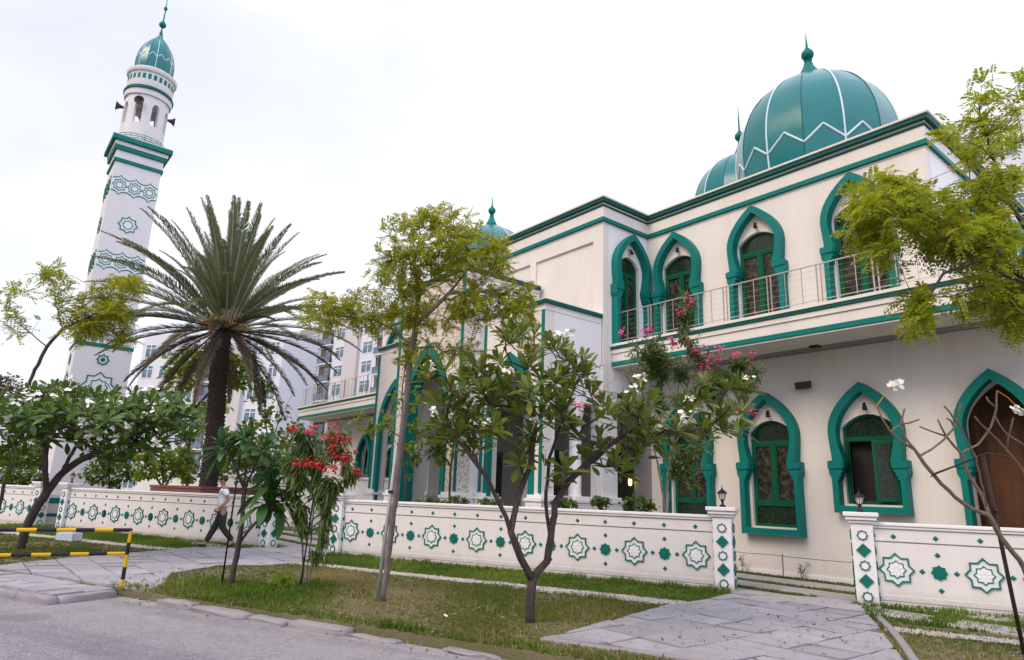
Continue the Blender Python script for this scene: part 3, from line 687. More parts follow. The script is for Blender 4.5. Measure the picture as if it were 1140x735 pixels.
# front block over the porch, with sunk panels
pan = [[(x, 6.6), (x+2.44, 6.6), (x+2.44, 8.58), (x, 8.58)] for x in (-3.93, -1.22, 1.49)]
fb = MB(); fb.plate([(-4.30, 4.3), (4.30, 4.3), (4.30, 9.3), (-4.30, 9.3)], pan, -1.93, -1.71, FRONT(0, 0)); fb.box(-4.2, 4.2, -1.86, -1.80, 6.4, 8.8)
fb.build('wall', M['cream'], MQ)
def sweep(mb, path, bands, closed=False):
    """bands: (out, in, z0, z1, material index); path runs with the outside on its right"""
    n = len(path)
    def offs(d):
        r = []
        for i in range(n):
            p = Vector(path[i]); a = (p-Vector(path[i-1])).normalized() if i else None; b = (Vector(path[i+1])-p).normalized() if i < n-1 else None
            na = Vector((a.y, -a.x)) if a else None; nb = Vector((b.y, -b.x)) if b else None
            if na is None: r.append(p+nb*d)
            elif nb is None: r.append(p+na*d)
            else: m = (na+nb).normalized(); r.append(p+m*(d/m.dot(na)))
        return r
    for out, inn, z0, z1, mi in bands:
        A, B = offs(out), offs(inn)
        vs = [(p.x, p.y, z) for p in A for z in (z0, z1)] + [(p.x, p.y, z) for p in B for z in (z0, z1)]; k = 2*n
        fs = []
        for i in range(n-1):
            fs += [(2*i, 2*i+2, 2*i+3, 2*i+1), (k+2*i, k+2*i+1, k+2*i+3, k+2*i+2), (2*i+1, 2*i+3, k+2*i+3, k+2*i+1), (2*i, k+2*i, k+2*i+2, 2*i+2)]
        fs += [(0, 1, k+1, k), (2*n-2, k+2*n-2, k+2*n-1, 2*n-1)]
        mb.add(vs, fs, mi)
    return mb
PU = [(-11.75, 17), (-11.75, 0), (-4.3, 0), (-4.3, -1.93), (4.3, -1.93), (4.3, 0), (11.75, 0), (11.75, 17)]
mb = MB(); sweep(mb, PU, [(.075, -.05, 9.075, 9.19, 1), (.02, -.05, 9.035, 9.06, 0), (.045, -.2, 9.193, 9.515, 0), (.085, -.2, 9.518, 9.556, 2), (.07, -.2, 9.559, 9.612, 0), (.16, -.22, 9.615, 9.712, 2), (.20, -.25, 9.715, 9.765, 0)])
mb.build('cornice', [M['cream'], M['teal'], M['teal_dark']], MQ, bevel=.006)
# --- balconies on both wings
for sg in (1, -1):
    pth = [(4.32, -1.59), (17.1, -1.59), (17.1, -.01)] if sg == 1 else [(-17.1, -.01), (-17.1, -1.59), (-4.32, -1.59)]
    mb = MB(); sweep(mb, pth, [(.0, -1.0, 4.945, 4.982, 0), (.03, -.9, 4.985, 5.095, 1), (.0, -.9, 5.098, 5.315, 0), (.035, -.9, 5.318, 5.432, 0), (.07, -.9, 5.435, 5.503, 2), (.09, -.9, 5.506, 5.573, 0)])
    bal = mb.build('balcony', [M['cream'], M['teal'], M['teal_dark']], MQ, bevel=.005)
    x0, x1 = sorted((sg*4.34, sg*17.0))
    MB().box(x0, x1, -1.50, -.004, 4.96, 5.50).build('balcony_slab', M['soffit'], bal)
    r = MB(); xa, xb = sorted((sg*4.36, sg*17.05)); y = -1.50
    r.tube([(xa, y, 6.46), (xb, y, 6.46)], .015, 8); r.tube([(xa, y, 5.69), (xb, y, 5.69)], .009, 6)
    for z in (5.82, 5.95, 6.08, 6.21, 6.34): r.tube([(xa, y, z), (xb, y, z)], .0022, 4)
    xx = 4.42; i = 0
    while xx < 17.0:
        if i % 3 == 0:
            for dx in (-.045, .045): r.box(sg*(xx+dx)-.010, sg*(xx+dx)+.010, y-.012, y+.012, 5.575, 6.455)
        else: r.box(sg*xx-.007, sg*xx+.007, y-.006, y+.006, 5.66, 6.455)
        xx += .37; i += 1
    r.build('railing', M['steel'], bal, smooth=True, autos=35)
# lamps under and beside the balcony
p = MQ.matrix_world
def mloc(P): return (16.05-P.dot(U), P.dot(V)-14.64, P.z)
q = mloc(onplane(907, 381, V, 14.0)); MB().box(q[0]-.10, q[0]+.10, q[1]-.08, q[1]+.08, q[2]-.13, q[2]+.14).build('camera_box', M['iron'], MQ, bevel=.01)
MB().box(q[0]-.02, q[0]+.02, q[1]-.02, q[1]+.02, q[2]+.14, 4.97).build('bracket', M['iron'], MQ)
f = MB(); f.add([(8.62,-.20,4.10),(8.92,-.20,4.10),(8.92,-.02,4.14),(8.62,-.02,4.14),(8.62,-.24,4.26),(8.92,-.24,4.26),(8.92,-.02,4.30),(8.62,-.02,4.30)], [(0,3,2,1),(4,5,6,7),(0,1,5,4),(1,2,6,5),(2,3,7,6),(3,0,4,7)])
f.build('flood_lamp', M['stake'], MQ, bevel=.012)
# --- porch: arched side bays, portal block
def pointed(hw, z0, zs, za, n=12): return mirror_loop([(hw, z0), (hw, zs)] + bez((hw, zs), (hw, zs+(za-zs)*.5), (hw*.5, zs+(za-zs)*.82), (0, za), n))
for sg in (1, -1):
    x0, x1 = sorted((sg*1.712, sg*4.25)); cx = sg*3.0
    MB().plate([(x0, -.1), (x1, -.1), (x1, 6.24), (x0, 6.24)], [shift(pointed(.90, .05, 3.55, 5.02), cx)], -3.99, -3.67, FRONT(0, 0)).build('porch_wall', M['cream'], MQ)
    MB().plate(shift(pointed(.985, .06, 3.55, 5.15), cx), [shift(pointed(.80, .08, 3.55, 4.88), cx)], -4.03, -3.90, FRONT(0, 0)).build('arch_trim', M['teal'], MQ)
    for xs in (sg*4.21, sg*1.85): MB().box(xs-.04, xs+.04, -4.035, -3.992, 1.62, 6.1).build('corner_strip', M['teal'], MQ)
    S = SIDE(4.25, 0) if sg == 1 else SIDEL(-4.25, 0)
    f = (lambda a, b: [(a, 0), (b, 0)])
    o = [(-3.668, -.1), (-1.95, -.1), (-1.95, 6.24), (-3.668, 6.24)]; h = [(-3.60, .05), (-2.02, .05), (-2.02, 3.9), (-3.60, 3.9)]
    if sg == -1: o = [(-a, b) for a, b in reversed(o)]; h = [(-a, b) for a, b in reversed(h)]
    MB().plate(o, [h], 0, .30, S).build('porch_wall', M['white'], MQ)
    xm0, xm1 = sorted((sg*3.90, sg*4.26))
    MB().box(xm0, xm1, -1.945, -1.34, -.1, 4.95).build('pier', M['white'], MQ, bevel=.008)
    MB().lathe([(.19, 1.55), (.16, 1.62), (.155, 3.45), (.17, 3.52), (.21, 3.62), (.21, 3.9)], 20, (sg*4.10, -2.74, 0)).build('column', M['white'], MQ, smooth=True, autos=40)
    for (a0, a1, b0, b1) in ((3.80, 4.36, -2.98, -2.50), (3.80, 4.36, -2.05, -1.24), (3.80, 4.36, -4.10, -3.55), (1.5, 2.2, -4.12, -3.6)):
        pb = MB(); xa, xb = sorted((sg*a0, sg*a1)); pb.box(xa, xb, b0, b1, -.1, 1.42); pb.box(xa-.03, xb+.03, b0-.03, b1+.03, 1.425, 1.50); pb.box(xa+.02, xb-.02, b0+.02, b1-.02, 1.503, 1.58); pb.build('pedestal', M['white'], MQ, bevel=.01)
    pp = [(1.73, -3.99), (4.25, -3.99), (4.25, -1.96)] if sg == 1 else [(-4.25, -1.96), (-4.25, -3.99), (-1.73, -3.99)]
    mb = MB(); sweep(mb, pp, [(.015, -.2, 6.10, 6.12, 0), (.02, -.25, 6.243, 6.262, 0), (.075, -.27, 6.265, 6.36, 1), (.05, -.25, 6.362, 6.39, 0)])
    mb.build('parapet_cap', [M['cream'], M['teal_dark']], MQ, bevel=.005)
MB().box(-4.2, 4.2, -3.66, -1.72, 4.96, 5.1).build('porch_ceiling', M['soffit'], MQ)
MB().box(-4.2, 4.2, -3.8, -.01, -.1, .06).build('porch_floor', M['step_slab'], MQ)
MB().plate([(-4.298, -.1), (4.298, -.1), (4.298, 4.95), (-4.298, 4.95)], [[(a, .07), (a+1.5, .07), (a+1.5, 3.0), (a, 3.0)] for a in (-3.7, -.75, 2.2)], -.01, .2, FRONT(0, 0)).build('entrance_wall', M['soffit'], MQ)  # dark plaster on this wall puts the porch shade into its colour
for a in (-3.7, -.75, 2.2):
    dd = MB(); dd.box(a, a+1.5, .10, .16, .07, 3.0); d = dd.build('door', M['dark'], MQ)
    d2 = MB(); d2.plate([(a+.0, .08), (a+1.5, .08), (a+1.5, 2.99), (a+.0, 2.99)], [[(a+.12, .10), (a+.70, .10), (a+.70, 2.86), (a+.12, 2.86)], [(a+.80, .10), (a+1.38, .10), (a+1.38, 2.86), (a+.80, 2.86)]], .05, .099, FRONT(0, 0))
    d2.build('door_frame', M['green_frame'], d)
MB().lathe([(.03, 0), (.05, .05), (.05, .16), (.03, .2)], 10, (3.62, -.10, 1.92)).build('wall_lamp', m_emit('warm lamp', (1.0, .62, .20), 5), MQ, smooth=True)
# portal
MB().plate([(-1.71, -.1), (1.71, -.1), (1.71, 7.50), (-1.71, 7.50)], [pointed(1.10, .05, 3.75, 5.62)], -4.66, -4.25, FRONT(0, 0)).build('portal_wall', M['stone'], MQ)
MB().plate(pointed(1.19, .06, 3.75, 5.77), [pointed(1.0, .08, 3.75, 5.46)], -4.72, -4.30, FRONT(0, 0)).build('arch_trim', M['teal'], MQ)
for s in (-1, 1): MB().box(s*1.675-.045, s*1.675+.045, -4.70, -4.662, 1.6, 7.45).build('corner_strip', M['teal'], MQ)
MB().plate([(-4.248, -.1), (-1.95, -.1), (-1.95, 7.50), (-4.248, 7.50)], [[(-3.6, .05), (-2.2, .05), (-2.2, 3.9), (-3.6, 3.9)]], 0, .28, SIDE(1.71, 0)).build('portal_wall', M['white'], MQ)
MB().plate([(1.95, -.1), (4.248, -.1), (4.248, 7.50), (1.95, 7.50)], [[(2.2, .05), (3.6, .05), (3.6, 3.9), (2.2, 3.9)]], 0, .28, SIDEL(-1.71, 0)).build('portal_wall', M['white'], MQ)
mb = MB(); sweep(mb, [(-1.71, -1.96), (-1.71, -4.66), (1.71, -4.66), (1.71, -1.96)], [(.03, -.2, 7.503, 7.60, 0), (.09, -.25, 7.603, 7.70, 1), (.12, -.27, 7.703, 7.75, 0)])
mb.build('parapet_cap', [M['cream'], M['teal_dark']], MQ, bevel=.005)
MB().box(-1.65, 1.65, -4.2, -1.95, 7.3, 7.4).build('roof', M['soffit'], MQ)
for sg in (1, -1):
    xa, xb = sorted((sg*1.15, sg*1.80)); pb = MB(); pb.box(xa, xb, -4.78, -4.15, -.1, 1.42); pb.box(xa-.03, xb+.03, -4.81, -4.12, 1.425, 1.5); pb.box(xa+.02, xb-.02, -4.76, -4.17, 1.503, 1.58)
    pb.build('pedestal', M['white'], MQ, bevel=.01)
# --- domes
def dome(c, prof, npan, zval, zpk, ph, parent, fin, rib=.027, drum=None, ribw=None):
    """prof: (r, z) from base to the finial seat; fin: (seat r, ball z, ball r, tip z)"""
    d = MB().lathe(prof, npan, (c[0], c[1], 0), caps=False, ph=ph).build('dome', M['dome'], parent, smooth=True, autos=22)
    def rad(z):
        for (r0, z0), (r1, z1) in zip(prof, prof[1:]):
            if z0 <= z <= z1: return r0+(r1-r0)*(z-z0)/(z1-z0)
        return prof[-1][0]
    ztop = prof[-1][1]; zs = [prof[0][1]+(ztop-prof[0][1])*i/40 for i in range(41)]
    tr = MB(); dk = MB()
    for k in range(npan):
        a = ph+2*PI*k/npan; tgt, rr = (tr, rib) if k % 2 == 0 else (dk, rib*.45)
        tgt.tube([(c[0]+(rad(z)+.004)*math.cos(a), c[1]+(rad(z)+.004)*math.sin(a), z) for z in zs], [rr*max(.25, min(1, rad(z)/prof[0][0]*1.3)) for z in zs], 6)
    zz = []
    for k in range(2*npan+1):
        a0 = ph+PI*k/npan; z0 = zval if k % 2 == 0 else zpk; z1 = zpk if k % 2 == 0 else zval
        for j in range(6):
            t = j/6; z = z0+(z1-z0)*t; a = a0+PI/npan*t; rg = rad(z)*math.cos(PI/npan)/math.cos(((a-ph) % (2*PI/npan))-PI/npan)+.002; zz.append((c[0]+rg*math.cos(a), c[1]+rg*math.sin(a), z))
    tr.tube(zz[:12*npan+1], rib*1.3, 6, cap=False)
    tr.build('rib_trim', M['dome_trim'], d, smooth=True); dk.build('seam', M['teal_dark'], d, smooth=True)
    sr, bz, br, tz = fin; z0 = prof[-1][1]
    fp = [(sr*1.05, z0-.03), (sr*.8, z0+(bz-br-z0)*.25), (sr*.45, z0+(bz-br-z0)*.6), (sr*.25, bz-br*1.15), (sr*.33, bz-br*1.1)]
    fp += [(br*math.sin(PI*(i+1)/12), bz-br*math.cos(PI*(i+1)/12)) for i in range(11)]
    fp += [(br*.35, bz+br*1.02), (br*.42, bz+br*1.1), (br*.22, bz+br*1.25), (br*.16, bz+(tz-bz)*.5), (.006, tz)]
    MB().lathe(fp, 18, (c[0], c[1], 0)).build('finial', M['teal'], d, smooth=True)
    if drum: MB().lathe(drum, 48, (c[0], c[1], 0)).build('drum', M['cream'], d, smooth=True, autos=30)
    return d
DP = [(2.05, 9.25), (2.14, 9.9), (2.22, 10.6), (2.25, 11.2), (2.25, 11.6), (2.20, 12.05), (2.08, 12.5), (1.88, 12.95), (1.60, 13.35), (1.28, 13.66), (.95, 13.90), (.66, 14.06), (.45, 14.16), (.36, 14.22)]
def smooth_prof(P, n=4):
    r = []
    for i in range(len(P)-1):
        p0, p1, p2, p3 = P[max(i-1, 0)], P[i], P[i+1], P[min(i+2, len(P)-1)]
        for j in range(n):
            t = j/n; r.append(tuple(.5*(2*p1[k]+(p2[k]-p0[k])*t+(2*p0[k]-5*p1[k]+4*p2[k]-p3[k])*t*t+(3*p1[k]-p0[k]-3*p2[k]+p3[k])*t**3) for k in (0, 1)))
    return r+[P[-1]]
DPS = smooth_prof(DP)
ca = math.atan2(-18, 8.1)
dome((7.95, 3.36), DPS, 14, 10.95, 11.42, ca-math.radians(6.7)+2*PI/14, MQ, (.37, 15.07, .185, 15.85))
dome((-7.95, 3.36), DPS, 14, 10.95, 11.42, ca+.1, MQ, (.31, 15.07, .185, 15.85))
k2 = 1.06; D2 = [(r*k2, (z-9.25)*k2+13.1) for r, z in DPS]
dome((0, 12.76), D2, 14, 14.9, 15.4, ca+.2, MQ, (.33, 19.45, .24, 21.2), drum=[(2.4, 9.2), (2.4, 12.9), (2.55, 12.95), (2.55, 13.1), (2.3, 13.15)])

# ------------------------------------------------------------------ minaret
MN = empty('minaret', uv(30.49, 3.63), ROT_M, 'tall white minaret with star bands, round loudspeaker gallery and green pointed dome', 'minaret')
def sq(mb, h, z0, z1, mi=0, h2=None):
    h2 = h2 or h
    vs = [(-h,-h,z0),(h,-h,z0),(h,h,z0),(-h,h,z0),(-h2,-h2,z1),(h2,-h2,z1),(h2,h2,z1),(-h2,h2,z1)]
    return mb.add(vs, [(0,3,2,1),(4,5,6,7),(0,1,5,4),(1,2,6,5),(2,3,7,6),(3,0,4,7)], mi)
b = MB(); sq(b, 1.12, -.2, 1.05); sq(b, .985, 1.052, 6.60, 0, .96); b.build('base', M['minaret'], MN, bevel=.015)
for h_, z0, z1 in ((1.135, .73, .92), (1.13, .27, .38), (.985, 6.602, 6.74)): b = MB(); sq(b, h_, z0, z1); b.build('base_band', M['teal'], MN)
b = MB(); sq(b, .885, 6.742, 14.37, 0, .855); b.build('shaft', M['minaret'], MN)
b = MB(); sq(b, .92, 14.372, 14.52, 1); sq(b, .885, 14.522, 14.88); sq(b, .97, 14.882, 15.06, 1); sq(b, 1.0, 15.062, 15.24); sq(b, 1.125, 15.242, 15.45, 1); sq(b, 1.10, 15.452, 15.49)
b.build('cornice', [M['minaret'], M['teal']], MN, bevel=.008)
dr = MB(); RD = .85; ns = 8
for k in range(ns):
    fr = (lambda a, bb, d, k=k: ((RD-d)*math.cos(2*PI*k/ns+a/RD+.30), (RD-d)*math.sin(2*PI*k/ns+a/RD+.30), bb))
    wv = 2*PI*RD/ns/2; out = [(-wv+2*wv*i/8, 15.49) for i in range(9)] + [(wv-2*wv*i/8, 18.0) for i in range(9)]
    hole = mirror_loop([(.155, 16.42), (.155, 17.2)] + bez((.155, 17.2), (.155, 17.34), (.09, 17.42), (0, 17.44), 6))
    dr.plate(out, [hole], 0, .14, fr)
dr.build('gallery', M['minaret'], MN)
MB().lathe([(.80, 16.28), (.0, 16.29)], 20, caps=False).build('gallery_floor', M['minaret'], MN)
dd = MB(); dd.lathe([(.0, 17.75), (.92, 17.76), (.94, 18.0)], 40, caps=False); dd.lathe([(.855, 18.142), (.90, 18.3), (.90, 18.83), (.97, 18.87), (1.0, 18.93), (1.0, 19.03), (.95, 19.08), (.6, 19.1)], 40, caps=False)
dd.build('drum', M['minaret'], MN, smooth=True, autos=30)
MB().lathe([(.90, 17.985), (.985, 18.0), (.985, 18.07), (.95, 18.10), (.95, 18.15), (.85, 18.16)], 40, caps=False).build('drum_band', M['teal_dark'], MN, smooth=True, autos=30)
for k in range(26):
    wb = MB()
    a = 2*PI*k/26; c, s = math.cos(a), math.sin(a); r = .905
    fr = (lambda p, q, d, c=c, s=s, r=r: ((r-d)*c-p*s, (r-d)*s+p*c, q)); wb.plate([(-.065, 18.50), (.065, 18.50), (.065, 18.74), (-.065, 18.74)], [], 0, .04, fr); wb.build('drum_window', M['teal'], MN)
P3 = smooth_prof([(.74, 19.08), (.775, 19.4), (.77, 19.75), (.70, 20.15), (.57, 20.5), (.40, 20.8), (.22, 21.02), (.12, 21.15), (.085, 21.3)])
dome((0, 0), P3, 14, 19.72, 19.95, ca+.15, MN, (.085, 21.85, .15, 23.6), rib=.015)
fb = MB().lathe([(.03, 22.62), (.065, 22.66), (.08, 22.72), (.065, 22.79), (.02, 22.83)], 12); fb.build('finial_bead', M['teal'], MN, smooth=True)
rl = MB()
for z in (15.60, 15.70, 15.80): rl.tube([(.97*math.cos(2*PI*k/40), .97*math.sin(2*PI*k/40), z) for k in range(41)], .013, 6, cap=False)
for k in range(24): a = 2*PI*k/24; rl.tube([(.97*math.cos(a), .97*math.sin(a), 15.48), (.97*math.cos(a), .97*math.sin(a), 15.80)], .010, 5)
rl.build('railing', M['teal'], MN)
cm = math.atan2(-3.63, 30.49)  # towards the camera in local axes
for a in (cm-.30-.0, cm+PI/2, cm-PI/2, cm+PI):
    c, s = math.cos(a), math.sin(a); sp = MB(); pr = [(.04, 0), (.06, .10), (.09, .2), (.16, .30), (.20, .34), (.19, .35), (.10, .27), (.03, .24)]
    sp.lathe(pr, 16, caps=False); sp.v = [((.80+z)*c-x*s*1.0, (.80+z)*s+x*c, 17.28+y) for x, y, z in [(v[0], v[1], v[2]) for v in sp.v]]
    sp.build('loudspeaker', M['speaker'], MN, smooth=True, autos=50)
def wall_star(mb, fr, a0, z0, R, t=.045, solid=False, fill=True):
    S = lambda pts: [(a0+x, z0+z) for x, z in pts]
    mb.plate(S(star_pts(R)), [S(star_pts(R-t*1.25))], -.028, .0, fr, 0)
    if fill: mb.plate(S(star_pts(R-t)), [], -.010, .0, fr, 1)
    if solid: mb.plate(S(star_pts(R*.42)), [], -.024, -.011, fr, 0)
    else: mb.plate(S(star_pts(R*.58)), [S(star_pts(R*.58-t))], -.024, -.011, fr, 0)
for f_, nm in ((lambda h: (lambda a, b, d: (h-d, a, b)), 'x'), (lambda h: (lambda a, b, d: (a, -h+d, b)), '-y'), (lambda h: (lambda a, b, d: (-h+d, -a, b)), '-x'), (lambda h: (lambda a, b, d: (-a, h-d, b)), 'y')):
    for zc in (13.38, 10.14):
        mb = MB(); h = .8585 if zc > 12 else .871; fr = f_(h)
        top = []; bot = []
        for k in (-1, 0, 1):
            for x, z in ((-.275, .26), (-.14, .30), (-.07, .33), (0, .42), (.07, .33), (.14, .30)): top.append((k*.55+x, zc+z)); bot.append((k*.55+x, zc-z))
        top.append((.825, zc+.26)); bot.append((.825, zc-.26))
        mb.plate(bot+list(reversed(top)), [], -.006, .0, fr, 1)
        for ln in (top, bot):
            up = [(x, z+.016) for x, z in ln]; dn = [(x, z-.016) for x, z in ln]; mb.plate(dn+list(reversed(up)), [], -.024, .001, fr, 0)
        bd = mb.build('star_band', [M['ornament'], M['mint']], MN)
        for k in (-1, 0, 1):
            mb = MB(); wall_star(mb, fr, k*.55, zc, .275, .024, fill=False); mb.build('star_ornament', [M['ornament'], M['mint']], bd)
    for hh, zc, R_, t_, so in ((.866, 11.76, .37, .034, False), (.962, 6.12, .23, .05, True), (.967, 5.05, .60, .045, False), (.978, 3.4, .30, .045, False)):
        mb = MB(); wall_star(mb, f_(hh), 0, zc, R_, t_, so); mb.build('star_ornament', [M['ornament'], M['mint']], MN)
# ------------------------------------------------------------------ apartment blocks in the distance
M['apt_white'] = m_plaster('apartment white', (.64, .655, .70), .05); M['apt_grey'] = m_plaster('apartment grey', (.30, .30, .32), .04); M['apt_beige'] = m_plaster('apartment mauve grey', (.54, .515, .53), .04)
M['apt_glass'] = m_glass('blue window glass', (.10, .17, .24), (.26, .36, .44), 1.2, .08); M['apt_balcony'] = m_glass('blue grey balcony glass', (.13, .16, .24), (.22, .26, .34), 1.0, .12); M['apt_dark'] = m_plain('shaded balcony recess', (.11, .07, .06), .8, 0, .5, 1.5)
M['frame_white'] = m_plain('white frame', (.72, .72, .72), .5)
APT_CACHE = {}
def apt_window(wd, hh):
    key = (round(wd, 1), round(hh, 2))
    if key in APT_CACHE: return APT_CACHE[key]
    w, h = key; mb = MB(); x0 = -w/2
    for q in range(2): mb.box(x0+w*q/2+.07, x0+w*(q+1)/2-.07, -.03, .02, .06, h-.06, 0)
    mb.box(x0-.06, -x0+.06, -.05, -.004, -.06, .04, 1); mb.box(x0-.06, -x0+.06, -.05, -.004, h-.04, h+.06, 1)
    for xx in (x0, 0, -x0): mb.box(xx-.06, xx+.06, -.052, -.006, .041, h-.041, 1)
    mb.box(x0+.07, -x0-.07, -.054, -.031, h/2+.35, h/2+.45, 1)
    APT_CACHE[key] = mb.mesh('window', [M['apt_glass'], M['frame_white']]); return APT_CACHE[key]
def apt_balcony(w, sh):
    key = ('b', round(w, 1), sh)
    if key in APT_CACHE: return APT_CACHE[key]
    w = round(w, 1); mb = MB()
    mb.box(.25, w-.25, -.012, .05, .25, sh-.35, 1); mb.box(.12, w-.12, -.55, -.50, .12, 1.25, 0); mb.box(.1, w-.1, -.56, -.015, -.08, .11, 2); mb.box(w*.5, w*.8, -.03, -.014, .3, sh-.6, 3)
    APT_CACHE[key] = mb.mesh('balcony', [M['apt_balcony'], M['apt_dark'], M['frame_white'], M['apt_glass']]); return APT_CACHE[key]
def apartment(name, label, ang, P0, cols, floors, sh, depth_, z0=0.0, group='apartment blocks beyond the mosque', parapet=1.0, f0=0):
    """facade line through P0 (its left end) running to the right; cols: (width, kind)"""
    dirv = Vector((math.sin(ang), -math.cos(ang), 0)); rz = math.atan2(dirv.y, dirv.x)
    W = sum(c[0] for c in cols); root = empty(name, (P0.x, P0.y, z0), rz, label, 'apartment block', group)
    H = floors*sh; x = 0
    for wdt, kind in cols:
        mt = {'g': 'apt_grey', 'p': 'apt_beige'}.get(kind, 'apt_white'); dy = {'p': -.6, 'g': .25}.get(kind, 0)
        wl = MB().box(x+.003, x+wdt-.003, dy, depth_, 0, H+parapet+(.9 if kind == 'p' else 0)).build('wall', M[mt], root)
        for f in range(f0, floors):
            if kind in ('w', 'g'): inst(apt_window(wdt*.6, sh-1.3), root, (x+wdt/2, dy, f*sh+.75))
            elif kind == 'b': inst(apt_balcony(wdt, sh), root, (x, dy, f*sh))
        x += wdt
    MB().box(.6, W-.6, .6, depth_-.6, H+parapet*.2, H+parapet*.5).build('roof', M['apt_grey'], root)
    return root
bA = math.radians(49); nA = Vector((math.cos(bA), math.sin(bA), 0)); cA = at(400, 440, 104).dot(nA); dA = Vector((math.sin(bA), -math.cos(bA), 0))
edges = [283, 299, 314, 326, 338, 351, 366, 381, 396, 414, 426, 440, 456, 470]; kinds = ['w', 'w', 'b', 'g', 'g', 'b', 'w', 'p', 'w', 'b', 'w', 'b', 'w']
pts = [onplane(e, 440, nA, cA) for e in edges]; pts = [Vector((p.x, p.y, 0)) for p in pts]
apartment('apartment_block', 'white and grey apartment block with blue windows and balconies right of the palm', bA, pts[0], [((pts[i+1]-pts[i]).length, kinds[i]) for i in range(len(kinds))], 9, 3.15, 7)
P = at(150, 440, 95); apartment('apartment_block', 'pale apartment block with tall windows behind the palm trunk, between palm and minaret', math.radians(76), Vector((P.x, P.y, 0)), [(3.0, 'w'), (2.6, 'w'), (1.6, 'p'), (3.0, 'w'), (2.6, 'b'), (3.0, 'w'), (2.0, 'p'), (3, 'w'), (2.4, 'w')], 7, 3.1, 9)
P = at(-60, 420, 150); apartment('apartment_block', 'low white apartment building on the far left horizon, beyond the minaret', math.radians(84), Vector((P.x, P.y, 0)), [(4, 'w')]*9, 6, 3.0, 15)
# tall block behind the mosque on the right
nD = Vector((math.cos(math.radians(64)), math.sin(math.radians(64)), 0)); P = at(1040, 175, 75); PD0 = Vector((P.x, P.y, 0))
apartment('apartment_block', 'tall white block with a blue glazed top floor behind the right tree', math.radians(64), PD0, [(4.5, 'b'), (4, 'w'), (4, 'b'), (4, 'w'), (4, 'b')], 13, 3.2, 14, parapet=2.6, f0=8)
# long low white service wall beyond the left garden
lw = empty('garden_wall', wn(23, 21), ROT_W, 'plain low white wall far behind the left street wall', 'wall')
MB().box(-9.0, 8.5, 0, .25, -.1, 1.95).build('wall', M['white'], lw); MB().box(-9.05, 8.55, -.05, .3, 1.955, 2.05).build('coping', M['white'], lw)

